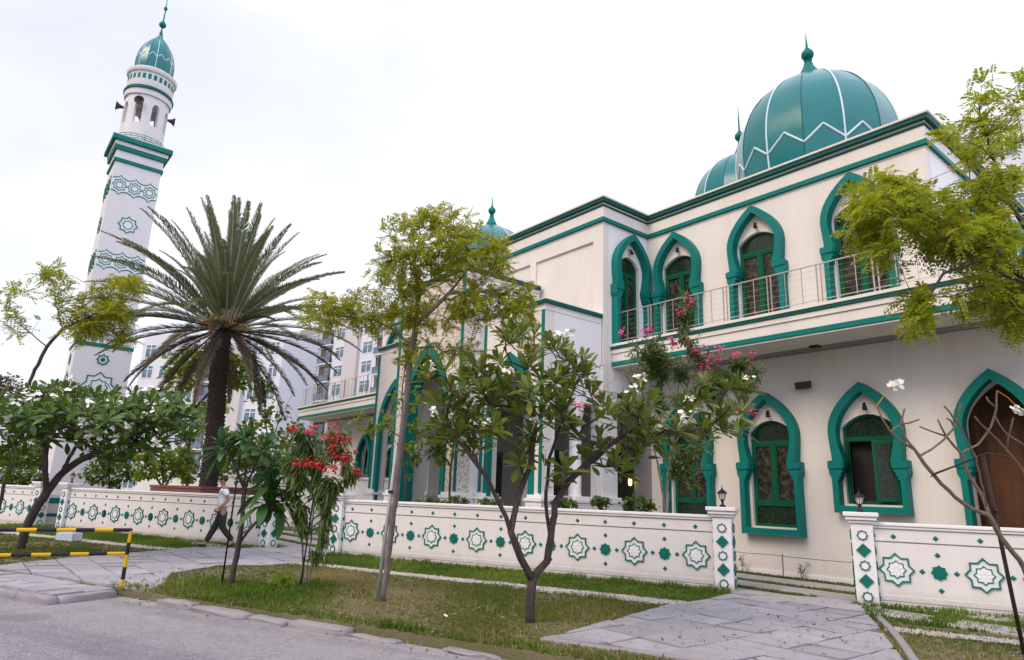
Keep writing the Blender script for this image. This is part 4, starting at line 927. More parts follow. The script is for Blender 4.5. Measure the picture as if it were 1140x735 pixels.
# ------------------------------------------------------------------ vegetation
def resample(pts, step, jit=0):
    out = [Vector(pts[0])]
    for i in range(len(pts)-1):
        a, b = Vector(pts[i]), Vector(pts[i+1]); n = max(1, int((b-a).length/step))
        for k in range(1, n+1):
            p = a.lerp(b, k/n)
            if jit and not (i == len(pts)-2 and k == n): p = p+Vector((random.gauss(0, jit), random.gauss(0, jit), random.gauss(0, jit*.5)))
            out.append(p)
    return out
class Tree:
    """skeleton: limbs given as paths, then every tip joins the nearest sensible node"""
    def __init__(s, limbs, step=.14, jit=.006):
        s.P = []; s.par = []
        for path in limbs:
            pts = resample(path, step, jit)
            if not s.P: par = -1
            else:
                d = [(q-pts[0]).length for q in s.P]; par = int(np.argmin(d)); pts = pts if d[par] > step*.6 else pts[1:]
            for p in pts: s.P.append(p); s.par.append(par); par = len(s.P)-1
        s.tips = []; s.nlimb = len(s.P)
    def dirn(s, i):
        j = s.par[i]
        return (s.P[i]-s.P[j]).normalized() if j >= 0 else Vector((0, 0, 1))
    def grow(s, tips, step=.12, minh=.0, up=.18, ahead=.45, jit=.02):
        tips = [Vector(t) for t in tips]; A = np.array([tuple(p) for p in s.P])
        base = np.array(tuple(s.P[0])); order = sorted(range(len(tips)), key=lambda k: np.min(np.linalg.norm(A-np.array(tuple(tips[k])), axis=1)))
        for k in order:
            t = tips[k]; A = np.array([tuple(p) for p in s.P]); tv = np.array(tuple(t)); d = np.linalg.norm(A-tv, axis=1)
            pen = d + 1.3*np.maximum(0, A[:, 2]-tv[2]-.0) + 100*(A[:, 2] < base[2]+minh)
            dn = np.array([tuple(s.dirn(i)) for i in range(len(s.P))]) if len(s.P) < 1500 else None
            if dn is not None: pen = pen*(1.35-.35*np.einsum('ij,ij->i', dn, (tv-A)/np.maximum(d, 1e-6)[:, None]))
            i = int(np.argmin(pen)); p0 = s.P[i]; L = (t-p0).length
            if L < step*.5: s.tips.append(i); continue
            c = p0+s.dirn(i)*L*ahead*.6+Vector((0, 0, L*up)); n = max(2, int(L/step)); par = i
            for q in range(1, n+1):
                u = q/n; p = p0*(1-u)**2+c*2*u*(1-u)+t*u*u
                if q < n: p = p+Vector((random.gauss(0, jit), random.gauss(0, jit), random.gauss(0, jit)))
                s.P.append(p); s.par.append(par); par = len(s.P)-1
            s.tips.append(par)
        return s
    def mesh(s, name, mat, parent, r_base, r_tip, seg=7, O=Vector((0,0,0))):
        n = len(s.P); cnt = [0]*n; kids = [[] for _ in range(n)]
        for i, p in enumerate(s.par):
            if p >= 0: kids[p].append(i)
        for i in range(n-1, -1, -1):
            if not kids[i]: cnt[i] = 1
            if s.par[i] >= 0: cnt[s.par[i]] += cnt[i]
        N_ = max(2, cnt[0]); e = math.log(N_)/math.log(max(1.05, r_base/r_tip)); R = [r_tip*c**(1/e) for c in cnt]
        L = [0]*n
        for i in range(n):
            if s.par[i] >= 0: L[i] = L[s.par[i]]+1
        mb = MB(); stack = [(0, None)]
        while stack:
            i, pr = stack.pop(); pts = [] ; rr = []
            if pr is not None: pts.append(s.P[pr]); rr.append(min(R[pr], R[i]*1.15))
            while True:
                pts.append(s.P[i]); rr.append(R[i])
                if not kids[i]: break
                ks = sorted(kids[i], key=lambda k: -cnt[k])
                for k in ks[1:]: stack.append((k, i))
                i = ks[0]
            if len(pts) > 1:
                # taper smoothly
                for q in range(1, len(rr)-1): rr[q] = (rr[q-1]+rr[q]*2+rr[q+1])/4
                mb.tube([p-O for p in pts], rr, seg if rr[0] > .02 else 5)
        return mb.build(name, mat, parent, smooth=True)
def unit(v): return v/np.maximum(np.linalg.norm(v, axis=-1, keepdims=True), 1e-9)
class Leaves:
    """many bent blades in one mesh; every blade is a strip of nseg quads folded along its midrib"""
    def __init__(s): s.v = []; s.f = []; s.r = []; s.n = 0
    def blades(s, base, axis, upv, L, W, prof, droop=.3, fold=.25, rnd=None, curl=None):
        """base, axis, upv: (c,3); L, W: (c,); prof: half-width profile along the blade"""
        base = np.asarray(base, float); c = len(base)
        if c == 0: return
        axis = unit(np.asarray(axis, float)); upv = np.asarray(upv, float); upv = unit(upv-axis*np.sum(axis*upv, 1, keepdims=True)); side = np.cross(axis, upv)
        k = len(prof); t = np.linspace(0, 1, k); L = np.broadcast_to(L, (c,)); W = np.broadcast_to(W, (c,)); droop = np.broadcast_to(droop, (c,))
        x = L[:, None]*t; dz = -L[:, None]*droop[:, None]*t**2
        mid = base[:, None]+axis[:, None]*x[..., None]*(1-.25*np.abs(droop)[:, None, None]*t[None, :, None])+np.array([0, 0, 1.])*dz[..., None]
        hw = W[:, None]*np.asarray(prof)[None]
        l = mid+side[:, None]*hw[..., None]+upv[:, None]*(hw*fold)[..., None]; r = mid-side[:, None]*hw[..., None]+upv[:, None]*(hw*fold)[..., None]
        v = np.stack([l, mid, r], 2).reshape(c, k*3, 3)
        f = []
        for i in range(k-1):
            a = i*3; f += [(a, a+1, a+4, a+3), (a+1, a+2, a+5, a+4)]
        f = np.array(f)[None]+(np.arange(c)*k*3)[:, None, None]+s.n
        s.v.append(v.reshape(-1, 3)); s.f.append(f.reshape(-1, 4)); s.n += c*k*3
        rr = RNG.uniform(0, 1, c) if rnd is None else np.asarray(rnd); s.r.append(np.repeat(np.clip(rr, 0, 1), k*3))
    def leaflets(s, base, axis, nrm, L, W, rnd=None):
        """simple diamond leaflets: one quad each"""
        base = np.asarray(base, float); c = len(base)
        if c == 0: return
        axis = unit(np.asarray(axis, float)); nrm = np.asarray(nrm, float); side = unit(np.cross(axis, nrm)); up = np.cross(side, axis)
        L = np.broadcast_to(L, (c,))[:, None]; W = np.broadcast_to(W, (c,))[:, None]
        v = np.stack([base, base+axis*L*.45+side*W+up*W*.3, base+axis*L-up*L*.08, base+axis*L*.45-side*W+up*W*.3], 1)
        f = np.arange(c*4).reshape(c, 4)+s.n; s.v.append(v.reshape(-1, 3)); s.f.append(f); s.n += c*4
        rr = RNG.uniform(0, 1, c) if rnd is None else np.asarray(rnd); s.r.append(np.repeat(np.clip(rr, 0, 1), 4))
    def build(s, name, mat, parent, O=(0,0,0), smooth=True):
        v = np.concatenate(s.v)-np.array(tuple(O)); return raw_obj(name, v, np.concatenate(s.f), mat, parent, rnd=np.concatenate(s.r), smooth=smooth)
PLUM = [.08, .26, .48, .76, .98, 1.0, .74, .18]
LANCE = [.10, .7, 1.0, .75, .05]
def frame_of(d):
    d = Vector(d).normalized(); a = d.orthogonal().normalized(); return d, a, d.cross(a)
def rosette(lv, tip, d, n, L, W, spread=(25, 100), droop=.25, rnd0=None):
    d, a, b = frame_of(d); base = []; ax = []; up = []; Ls = []; rr = []
    for k in range(n):
        ph = k*2.39996+random.uniform(-.3, .3); u = (k+.5)/n; el = math.radians(spread[0]+(spread[1]-spread[0])*u+random.uniform(-10, 10))
        rad = a*math.cos(ph)+b*math.sin(ph); v = d*math.cos(el)+rad*math.sin(el)
        base.append(tuple(tip-d*.05*u+rad*.008)); ax.append(tuple(v)); up.append(tuple(d*math.sin(el)-rad*math.cos(el)+Vector((0, 0, .25))))
        Ls.append(L*random.uniform(.7, 1.15)*(1-.25*(1-u))); rr.append((rnd0 if rnd0 is not None else random.random())*.6+random.random()*.4*(1.15-u*.4))
    lv.blades(base, ax, up, np.array(Ls), np.array(Ls)*W/L, PLUM, droop=np.array([droop*random.uniform(.4, 1.7)*(.4+.8*(k+.5)/n) for k in range(n)]), fold=.22, rnd=rr)
def flower_head(mb, c, d, n, r, petals=5, size=1.0):
    """cluster of small five-petalled flowers"""
    for _ in range(n):
        p = Vector(c)+Vector((random.gauss(0, r), random.gauss(0, r), random.gauss(0, r*.7))); dd, a, b = frame_of(Vector(d)+Vector((random.gauss(0, .6), random.gauss(0, .6), random.gauss(0, .4))))
        s = r*size*random.uniform(.7, 1.05)
        for k in range(petals):
            ph = 2*PI*k/petals; u = a*math.cos(ph)+b*math.sin(ph); w = a*math.cos(ph+PI/2)+b*math.sin(ph+PI/2)
            mb.add([p, p+u*s*.6+w*s*.40+dd*s*.15, p+u*s+dd*s*.24, p+u*s*.6-w*s*.40+dd*s*.15], [(0, 1, 2, 3)])
def ell(specs, d0, n, dr=1.0):
    """random points in picture-plane ellipses given real depth: (x, y, rx, ry, weight, depth offset)"""
    out = []; tw = sum(s[4] for s in specs)
    for x, y, rx, ry, w, do in specs:
        k = max(1, round(n*w/tw)); r = dr*(.5+.5*rx/60)
        c = 0
        while c < k:
            a, b, e = random.uniform(-1, 1), random.uniform(-1, 1), random.uniform(-1, 1)
            if a*a+b*b+e*e > 1: continue
            out.append(at(x+a*rx, y+b*ry, d0+do+e*r)); c += 1
    return out
def px_path(d0, pts): return [at(p[0], p[1], d0+(p[2] if len(p) > 2 else 0)) for p in pts]
def relax(tips, mind):
    out = []
    for t in tips:
        if all((t-o).length > mind for o in out): out.append(t)
    return out
def plumeria(name, label, base_px, limbs, ells, ntips, mind, L, W, nleaf, mat, bark, rb, rt, dr=.8, flowers=0, up_bias=.55, zb=0.0, d0=None, spread=(25, 100), fl_r=.05, droop=.25):
    B = ground(*base_px, zb) if d0 is None else at(*base_px, d0); d = depth(B); B0 = Vector((B.x, B.y, zb))
    root = empty(name, B0, 0, label, 'tree')
    paths = [px_path(d, l) for l in limbs]; paths[0][0] = Vector((B.x, B.y, min(B.z, zb)-.06))
    t = Tree(paths); tips = relax(ell(ells, d, ntips, dr), mind); t.grow(tips, minh=.5)
    t.mesh('trunk', bark, root, rb, rt, 9, B0)
    lv = Leaves()
    for i in t.tips:
        dd = t.dirn(i)*.55+Vector((random.gauss(0, .18), random.gauss(0, .18), up_bias)); rosette(lv, t.P[i], dd, random.randint(int(nleaf*.7), nleaf), L*random.uniform(.8, 1.12), W, spread, droop)
    lv.build('crown', mat, root, B0)
    if flowers:
        for i in random.sample(sorted(t.tips, key=lambda i: t.P[i].dot(CF)*1.0-t.P[i].z*.5)[:int(len(t.tips)*.7)], min(flowers, int(len(t.tips)*.7))):
            mb = MB(); p = t.P[i]+t.dirn(i)*.05+Vector((random.gauss(0, .05), random.gauss(0, .05)-.08, .07+L*.18)); mb.tube([t.P[i]-B0, p-B0], .006, 4); flower_head(mb, p-B0, (0, -.3, 1), random.randint(9, 15), fl_r); mb.build('flower_head', M['flower_w'], root)
    return root
random.seed(21)
# young central plumeria in front of the long wall
plumeria('plumeria_tree', 'plumeria tree with forked trunk and white blossoms in front of the long wall', (589.7, 693),
    [[(589.7, 693), (590.5, 668), (592.5, 645)], [(592.5, 645), (580, 622, -.1), (569, 592, -.2), (556, 560, -.2), (541, 530, -.25)], [(592.5, 645), (608, 625, .1), (613, 600, .1), (618, 560, .15), (633, 536, .1), (655, 515, 0), (690, 488, .1), (730, 462, .2)],
     [(569, 592, -.2), (575, 560, 0), (590, 520, .2), (596, 470, .3), (585, 420, .3)], [(613, 600, .1), (607, 560, .3), (612, 510, .5), (625, 470, .5), (640, 430, .6)], [(541, 530, -.25), (522, 505, -.3), (505, 480, -.3)]],
    [(585, 425, 80, 62, 11, .1), (560, 465, 62, 55, 8, 0), (655, 455, 55, 65, 8, .2), (735, 465, 66, 46, 10, .3), (795, 455, 38, 36, 5, .35), (512, 450, 38, 62, 7, 0), (482, 420, 14, 30, 1, 0), (690, 505, 45, 32, 4, .2), (575, 372, 26, 18, 2, 0), (600, 520, 70, 30, 3, .3), (830, 440, 12, 20, 1, .35)], 200, .125, .30, .043, 12, M['plumeria'], M['bark_plum'], .064, .0080, .75, 19, .75, fl_r=.040, spread=(12, 84), droop=.13)
# big dark plumeria on the left
plumeria('plumeria_tree', 'wide dark green plumeria tree with leaning trunk and white blossoms at the left', (22, 612.5),
    [[(22, 612.5), (28, 590), (40, 566), (52, 548)], [(52, 548), (50, 525, -.2), (51, 500, -.2), (40, 475, -.3)], [(52, 548), (66, 530, .1), (84, 515, .2), (112, 502, .3), (145, 485, .3), (178, 475, .2)], [(66, 530, .1), (80, 505, -.5), (95, 480, -.7)]],
    [(95, 468, 95, 30, 14, 0), (20, 462, 45, 30, 6, -.2), (175, 468, 48, 30, 7, .1), (120, 452, 60, 18, 5, .3), (60, 448, 50, 18, 5, .2), (130, 500, 60, 16, 4, -.3), (205, 478, 14, 18, 1.5, 0), (8, 510, 12, 22, 1.5, 0)], 340, .20, .40, .058, 13, M['plumeria_d'], M['bark_plum'], .095, .013, 1.7, 34, .8, fl_r=.065, spread=(15, 92), droop=.16)
# small plumeria beside its stake
plumeria('plumeria_tree', 'small young plumeria with few large leaf rosettes beside a thin dark stake', (258.5, 651.7),
    [[(258.5, 651.7), (261, 630), (266, 606), (270, 578), (272, 545, .1), (274, 515, .1)], [(266, 606), (276, 592), (286, 580), (294, 572)], [(272, 545, .1), (283, 520), (290, 505)], [(272, 545, .1), (262, 520), (254, 503)]],
    [(298, 560, 3, 3, 1, 0), (292, 500, 4, 4, 1, 0), (252, 498, 4, 3, 1, 0), (302, 542, 4, 4, 1, .1), (276, 487, 4, 4, 1, .1), (318, 556, 4, 4, 1, .15), (300, 520, 5, 5, 1, .25)], 9, .02, .50, .075, 30, M['plumeria_t'], M['bark_plum'], .045, .013, .1, 0, .9, spread=(12, 118), droop=.34)
def stake(name, label, p0, p1, d, r, mat):
    A = at(*p0, d); Bp = at(*p1, d+.06); A.z = min(A.z, 0)-.02; root = empty(name, (A.x, A.y, 0), 0, label, 'stake'); O = Vector((A.x, A.y, 0))
    mb = MB(); mb.tube([A-O, A.lerp(Bp, .5)-O, Bp-O], [r, r, r*.95], 7); mb.build('pole', mat, root, smooth=True)
    mb = MB(); q = A.lerp(Bp, .72)-O; mb.lathe([(r*1.5, -.02), (r*1.7, 0), (r*1.5, .02)], 8, tuple(q)); mb.build('tie', M['iron'], root); return root
dst = depth(ground(247, 650)); stake('plant_stake', 'thin dark stake beside the small young plumeria', (247, 650), (268, 505), dst, .014, M['iron'])
dst = depth(ground(334, 655)); stake('plant_stake', 'thin dark stake beside the red oleander', (334, 655), (349, 555), dst, .013, M['iron'])
dst = depth(ground(419.5, 669)); stake('tree_stake', 'pale grey pole leaning against the tall slim tree trunk', (419.5, 669), (441.5, 500), dst, .028, M['conduit'])
P6 = wn(-1.35, 10.0); dst = depth(P6); stake('plant_stake', 'rusty brown stake beside the bare plumeria at the right edge', (1139, 718), (1094, 506), dst-.1, .022, M['stake'])
# oleanders
def oleander(name, label, B, stems_px, d, ells, ntips, L, mat_f, nfl, rb, rt, dr, nleaf=26, hang=.0, bark='bark_grey', fl=.035, fsel=None, drp=.35):
    B0 = Vector((B.x, B.y, 0)); root = empty(name, B0, 0, label, 'shrub'); paths = [px_path(d, l) for l in stems_px]
    for p in paths: p[0].z = min(p[0].z, -.03) if p is paths[0] else p[0].z
    t = Tree(paths, .1); t.grow(relax(ell(ells, d, ntips, dr), .06), step=.1, minh=.25, up=.1)
    t.mesh('stems', M[bark], root, rb, rt, 7, B0); lv = Leaves()
    base = []; ax = []; up = []
    for i in t.tips:
        j = i
        for q in range(nleaf):
            if q % 3 == 2 and t.par[j] >= t.nlimb: j = t.par[j]
            dd = t.dirn(i); dd_, a, b = frame_of(dd); ph = q*2.1+random.random(); el = math.radians(random.uniform(20, 80))
            v = dd_*math.cos(el)+(a*math.cos(ph)+b*math.sin(ph))*math.sin(el)-Vector((0, 0, hang)); base.append(tuple(t.P[j]+Vector((random.gauss(0, .03), random.gauss(0, .03), random.gauss(0, .03))))); ax.append(tuple(v)); up.append((random.gauss(0, .4), random.gauss(0, .4), 1))
    c = len(base); lv.blades(base, ax, up, L*RNG.uniform(.6, 1.2, c), L*.09*RNG.uniform(.8, 1.2, c), LANCE, droop=drp, fold=.2); lv.build('foliage', M['oleander'], root, B0)
    tt = sorted(t.tips, key=lambda i: -t.P[i].z)[:int(len(t.tips)*.8)]
    pts = [t.P[i] for i in random.sample(tt, min(nfl, len(tt)))] if fsel is None else [at(x, y, d-.34+random.uniform(-.1, .1)) for x, y in fsel]
    for p in pts:
        mb = MB(); flower_head(mb, p+Vector((0, 0, .05))-B0, (0, -.4, 1), random.randint(16, 24), fl, size=.62)
        i = min(range(len(t.P)), key=lambda k: (t.P[k]-p).length); mb.tube([t.P[i]-B0, p-B0+Vector((0, 0, .03))], .004, 4); mb.build('flower_head', M[mat_f], root)
    return root
B = ground(340, 655); d = depth(B)
oleander('oleander_shrub', 'tall oleander with drooping narrow leaves and dark red flowers', B, [[(340, 655), (346, 600), (350, 560), (345, 520)], [(338, 654), (336, 600), (333, 550), (338, 500)], [(343, 654), (352, 610), (362, 575), (366, 540)], [(350, 560), (360, 520, .1), (372, 495, .1)]], d,
    [(350, 500, 26, 24, 6, 0), (360, 545, 16, 34, 6, 0), (340, 560, 14, 30, 3, .05), (333, 515, 16, 24, 3, .1), (366, 585, 8, 22, 2, 0), (380, 500, 8, 14, 1, 0), (356, 620, 9, 14, 1, 0), (332, 482, 14, 12, 3, 0), (392, 520, 8, 14, 1.5, 0), (380, 485, 12, 14, 2, 0), (326, 530, 10, 24, 2.5, 0)], 190, .17, 'flower_r', 14, .022, .004, .35, 24, .65, fl=.050,
    fsel=[(325, 481), (345, 482), (331, 519), (341, 520), (356, 524), (370, 503), (376, 488), (383, 493), (377, 513), (372, 525), (384, 516), (391, 507), (398, 531), (371, 478), (351, 521), (366, 492)])
B = wn(3.0, 14.0); Bq = at(745, 566, depth(B)+.0)
oleander('oleander_shrub', 'pink flowering oleander behind the wall, in front of the arched windows', B, [[(742, 575), (743, 540), (748, 500), (752, 460), (756, 420)], [(742, 575), (736, 535), (728, 500), (738, 455), (735, 410)], [(748, 500), (775, 450), (800, 420)], [(752, 460), (790, 430), (820, 410)]], depth(Bq),
    [(745, 395, 45, 28, 6, 0), (800, 415, 45, 28, 6, .1), (765, 350, 10, 26, 2, 0), (835, 420, 22, 24, 2, .1), (720, 400, 26, 25, 3, 0), (775, 520, 18, 40, 3, .1), (810, 445, 30, 18, 2, 0), (745, 440, 40, 20, 3, 0)], 270, .17, 'flower_p', 14, .035, .005, .5, 26, .05, bark='bark_grey', fl=.054, drp=.05,
    fsel=[(763, 335), (770, 342), (757, 350), (720, 372), (726, 370), (748, 382), (752, 386), (762, 383), (790, 400), (800, 392), (797, 405), (818, 398), (775, 395), (783, 390), (838, 398), (829, 436), (822, 459), (838, 462), (785, 412), (693, 374), (690, 496), (700, 512), (646, 455)])
# feathery yellow-green trees
def feather_tree(name, label, B, d, limbs, ells, ntips, mat, bark, rb, rt, dr, L=.14, nlf=9, leaves_per=5, lw=.30, step=.13, up=.1, hang=.3, z0=0.0, back=3, minh=1.0, clump=.06):
    B0 = Vector((B.x, B.y, z0)); root = empty(name, B0, 0, label, 'tree'); paths = [px_path(d, l) for l in limbs]
    t = Tree(paths, .16, .008); t.grow(relax(ell(ells, d, ntips, dr), clump), step=step, minh=minh, up=up)
    t.mesh('trunk', bark, root, rb, rt, 9, B0)
    base = []; ax = []; nr = []; Ls = []; rr = []
    for i in t.tips:
        j = i; hue = random.random()
        for q in range(leaves_per):
            p = t.P[j]; dd, a, b = frame_of(t.dirn(j)); ph = random.uniform(0, 6.28); el = math.radians(random.uniform(25, 85)); v = dd*math.cos(el)+(a*math.cos(ph)+b*math.sin(ph))*math.sin(el); v.z -= hang*.5; v.normalize()
            ll = L*random.uniform(.7, 1.3); side = v.cross(Vector((random.gauss(0, .25), random.gauss(0, .25), 1))).normalized(); n_ = side.cross(v)
            for k in range(1, nlf+1):
                u = k/nlf; c = p+v*ll*u-Vector((0, 0, hang*ll*u*u*.6))
                for sg in (-1, 1):
                    base.append(tuple(c)); ax.append(tuple(v*.45+side*sg+Vector((0, 0, random.uniform(-.35, .1))))); nr.append(tuple(n_+Vector((random.gauss(0, .35), random.gauss(0, .35), random.gauss(0, .35))))); Ls.append(ll*lw*random.uniform(.7, 1.2)*(1-.4*abs(u-.5))); rr.append(hue*.6+random.random()*.4)
            if q % 2 == 1 and t.par[j] >= 0 and t.par[j] >= t.nlimb: j = t.par[j]
    lv = Leaves(); Ls = np.array(Ls); lv.leaflets(base, ax, nr, Ls, Ls*.24, rr); lv.build('crown', mat, root, B0, smooth=False); return root
random.seed(33)
B = ground(426, 669); d = depth(B)
feather_tree('feathery_tree', 'tall slim tree with pale trunk and airy yellow green crown in front of the porch', B, d,
    [[(426, 672), (434, 610), (441, 545), (449, 470), (456, 410), (463, 362)], [(463, 362), (466, 325, .1), (462, 290, .2), (468, 260, .2)], [(463, 362), (482, 345, -.2), (500, 326, -.3), (522, 300, -.3), (545, 270, -.2)], [(458, 385), (440, 368, .2), (415, 356, .3), (385, 352, .3), (360, 345, .3)], [(466, 325, .1), (440, 305, -.4), (425, 290, -.5)], [(500, 326, -.3), (540, 325, -.4), (575, 330, -.4)]],
    [(480, 262, 62, 32, 8, 0), (450, 305, 52, 32, 7, .2), (530, 290, 46, 40, 7, -.1), (420, 345, 48, 24, 6, .3), (365, 345, 34, 24, 4, .3), (545, 338, 42, 24, 5, -.3), (485, 350, 50, 20, 4, .1), (575, 345, 22, 28, 3, -.2), (590, 380, 12, 18, 1, -.2), (500, 238, 30, 10, 1.5, 0), (465, 390, 30, 20, 1.5, 0), (520, 392, 25, 20, 1.5, .2)], 600, M['feather'], M['bark_grey'], .046, .0028, .80, L=.155, nlf=8, leaves_per=6, lw=.29, clump=.05)
B = P6 + Wd*-1.6 + Nn*-.6; d = depth(B)
feather_tree('feathery_tree', 'olive green tree with hanging sprays reaching in from the right edge', B, d,
    [[(1262, 760), (1245, 600), (1225, 470), (1200, 370), (1165, 290)], [(1200, 370), (1150, 320, -.2), (1085, 262, -.3), (1020, 232, -.3), (975, 225, -.2)], [(1165, 290), (1120, 220, .2), (1100, 160, .3), (1085, 100, .3)], [(1150, 320, -.2), (1090, 290, -.4), (1050, 305, -.5), (1028, 340, -.5)], [(1165, 290), (1150, 200, 0), (1130, 120, 0)], [(1120, 220, .2), (1060, 190, .4), (1035, 200, .4)]],
    [(1060, 240, 66, 44, 8, 0), (990, 236, 44, 38, 5, -.1), (1110, 290, 42, 60, 7, .1), (1100, 160, 38, 36, 2.0, .2), (1090, 95, 26, 24, .6, .2), (1130, 120, 20, 40, .9, 0), (1022, 340, 14, 26, 2, -.3), (1130, 340, 20, 30, 3, 0), (985, 275, 25, 25, 2, -.1), (1060, 265, 30, 20, 3, -.1), (960, 215, 16, 16, 1.0, 0), (1060, 145, 20, 20, .6, .2), (1000, 200, 30, 16, 1.2, 0), (955, 250, 12, 20, .8, 0), (1110, 200, 40, 20, 2, .2), (1080, 330, 26, 16, 1.0, -.2)], 470, M['feather_r'], M['bark_dark'], .045, .0030, .9, L=.155, nlf=7, leaves_per=6, lw=.33, hang=.45, clump=.05)
B = ground(-8, 602); d = depth(B)
feather_tree('feathery_tree', 'thin leaning tree with sparse yellow green crown in front of the minaret', B, d,
    [[(-8, 604), (0, 560), (12, 510), (22, 462), (36, 418), (52, 386), (70, 366)], [(70, 366), (95, 355, 0), (120, 342, 0), (140, 335, .1)], [(70, 366), (62, 340, .2), (60, 315, .2)], [(52, 386), (30, 368, .2), (8, 350, .3)], [(70, 366), (95, 365, -.5), (125, 360, -.6)]],
    [(118, 345, 36, 26, 7, 0), (95, 365, 26, 16, 4, -.1), (140, 318, 24, 12, 3, .1), (140, 375, 14, 8, 1, 0), (60, 310, 26, 14, 2, .2), (15, 320, 18, 10, .8, .2), (20, 355, 24, 22, 1, .3), (70, 335, 24, 18, 1, .1)], 210, M['feather'], M['bark_dark'], .042, .004, .9, L=.27, nlf=7, leaves_per=5, lw=.30)
# sapling and background greenery
def leafy(name, label, B, d, limbs, ells, ntips, mat, bark, rb, rt, dr, L=.1, per=9, cat='shrub', minh=.1, clump=.08, W=.34, z0=0.0, droop=.25):
    B0 = Vector((B.x, B.y, z0)); root = empty(name, B0, 0, label, cat); paths = [px_path(d, l) for l in limbs]; t = Tree(paths, .15); t.grow(relax(ell(ells, d, ntips, dr), clump), step=.14, minh=minh)
    t.mesh('trunk' if cat == 'tree' else 'stems', bark, root, rb, rt, 7, B0); base = []; ax = []; up = []; rr = []
    for i in t.tips:
        hue = random.random(); j = i
        for q in range(per):
            dd, a, b = frame_of(t.dirn(j)); ph = random.uniform(0, 6.28); el = math.radians(random.uniform(20, 100)); v = dd*math.cos(el)+(a*math.cos(ph)+b*math.sin(ph))*math.sin(el)
            base.append(tuple(t.P[j]+Vector((random.gauss(0, L*.35), random.gauss(0, L*.35), random.gauss(0, L*.3))))); ax.append(tuple(v)); up.append((random.gauss(0, .5), random.gauss(0, .5), 1)); rr.append(hue*.55+random.random()*.45)
            if q % 4 == 3 and t.par[j] >= 0 and t.par[j] >= t.nlimb: j = t.par[j]
    lv = Leaves(); c = len(base); Ls = L*RNG.uniform(.6, 1.25, c); lv.blades(base, ax, up, Ls, Ls*W, [.1, .8, 1.0, .7, .04], droop=droop, fold=.2, rnd=rr); lv.build('crown' if cat == 'tree' else 'foliage', mat, root, B0); return root
def onw(x, y, n): p = onplane(x, y, Nn, n); return p
for (x, y, n, label, limbs, ells, nt, mt, kw) in [
    (450, 556, 13.9, 'slender sapling with small leaves behind the wall, right of the tall slim trunk', [[(451, 560), (451, 520), (450, 480), (447, 440), (452, 400)], [(450, 490), (430, 475), (405, 472)], [(450, 500), (470, 480), (495, 470)]], [(420, 470, 30, 14, 4, 0), (455, 440, 18, 40, 4, 0), (485, 480, 30, 25, 4, 0), (455, 510, 18, 25, 2, 0), (455, 395, 14, 20, 2, 0)], 95, 'bright', dict(rb=.028, rt=.005, dr=.4, L=.115, per=10, cat='tree')),
    (505, 560, 14.6, 'leafy young tree behind the wall in front of the portal arch', [[(500, 562), (502, 520), (508, 470), (515, 440)], [(502, 520), (485, 490), (470, 470)]], [(500, 470, 28, 40, 6, 0), (480, 500, 20, 22, 3, 0), (520, 455, 16, 28, 3, 0)], 95, 'plumeria', dict(rb=.03, rt=.006, dr=.5, L=.14, per=9, cat='tree')),
    (172, 545, 14.3, 'small round multi stemmed tree behind the left wall', [[(182, 549), (182, 530), (178, 512)], [(182, 545), (172, 528), (162, 515)], [(182, 545), (192, 528), (204, 515)]], [(180, 510, 38, 18, 8, 0), (160, 525, 16, 10, 2, 0), (205, 522, 14, 12, 2, 0)], 120, 'bright', dict(rb=.05, rt=.008, dr=.8, L=.16, per=10, cat='tree')),
    (122, 545, 14.1, 'bushy green shrub behind the left wall beside the gap pillar', [[(122, 549), (122, 530), (118, 515)], [(124, 546), (135, 528)]], [(122, 522, 28, 20, 8, 0), (140, 532, 16, 12, 2, 0), (105, 530, 14, 12, 2, 0)], 100, 'shrub', dict(rb=.03, rt=.006, dr=.7, L=.15, per=10)),
    (30, 540, 15.0, 'dense low green shrub behind the far left wall section', [[(30, 546), (30, 530)], [(20, 546), (15, 530)]], [(25, 533, 26, 10, 6, 0), (10, 530, 14, 12, 2, 0)], 80, 'shrub', dict(rb=.03, rt=.006, dr=.7, L=.16, per=11)),
    (212, 545, 18.5, 'bright green thin tree growing behind the palm trunk', [[(208, 548), (210, 500), (216, 455), (222, 420)], [(216, 455), (240, 430), (262, 415)], [(210, 500), (198, 470), (192, 445)], [(222, 420), (210, 400)]], [(205, 415, 22, 24, 6, 0), (262, 418, 22, 22, 6, .2), (225, 400, 24, 12, 3, 0), (192, 450, 14, 24, 2, 0), (235, 460, 26, 22, 1.5, 0), (255, 400, 24, 10, 2, 0)], 150, 'bright', dict(rb=.07, rt=.012, dr=1.1, L=.26, per=9, cat='tree')),
    (200, 540, 17.2, 'leafy shrub mass at the foot of the palm', [[(205, 546), (200, 520)], [(270, 548), (275, 520)]], [(200, 520, 22, 20, 5, 0), (275, 515, 26, 24, 4, 0), (300, 500, 22, 24, 3, .2), (235, 525, 20, 12, 2, 0)], 120, 'shrub', dict(rb=.03, rt=.008, dr=.9, L=.2, per=9)),
    (290, 470, 16.8, 'reddish tipped slender shrub above the left gateway', [[(300, 560), (298, 500), (295, 450), (292, 425)], [(298, 500), (315, 460), (325, 440)]], [(293, 440, 14, 22, 3, 0), (312, 470, 22, 25, 3, 0), (280, 480, 14, 20, 2, 0)], 60, 'bright', dict(rb=.03, rt=.006, dr=.5, L=.2, per=7)),
    (-20, 480, 15.5, 'brownish pink flowering bush at the far left edge behind the plumeria', [[(-15, 545), (-5, 480), (10, 440)]], [(8, 432, 20, 18, 5, 0), (-10, 450, 20, 25, 4, 0), (30, 440, 12, 12, 1.5, 0)], 90, 'palm_old', dict(rb=.05, rt=.008, dr=.8, L=.17, per=10))]:
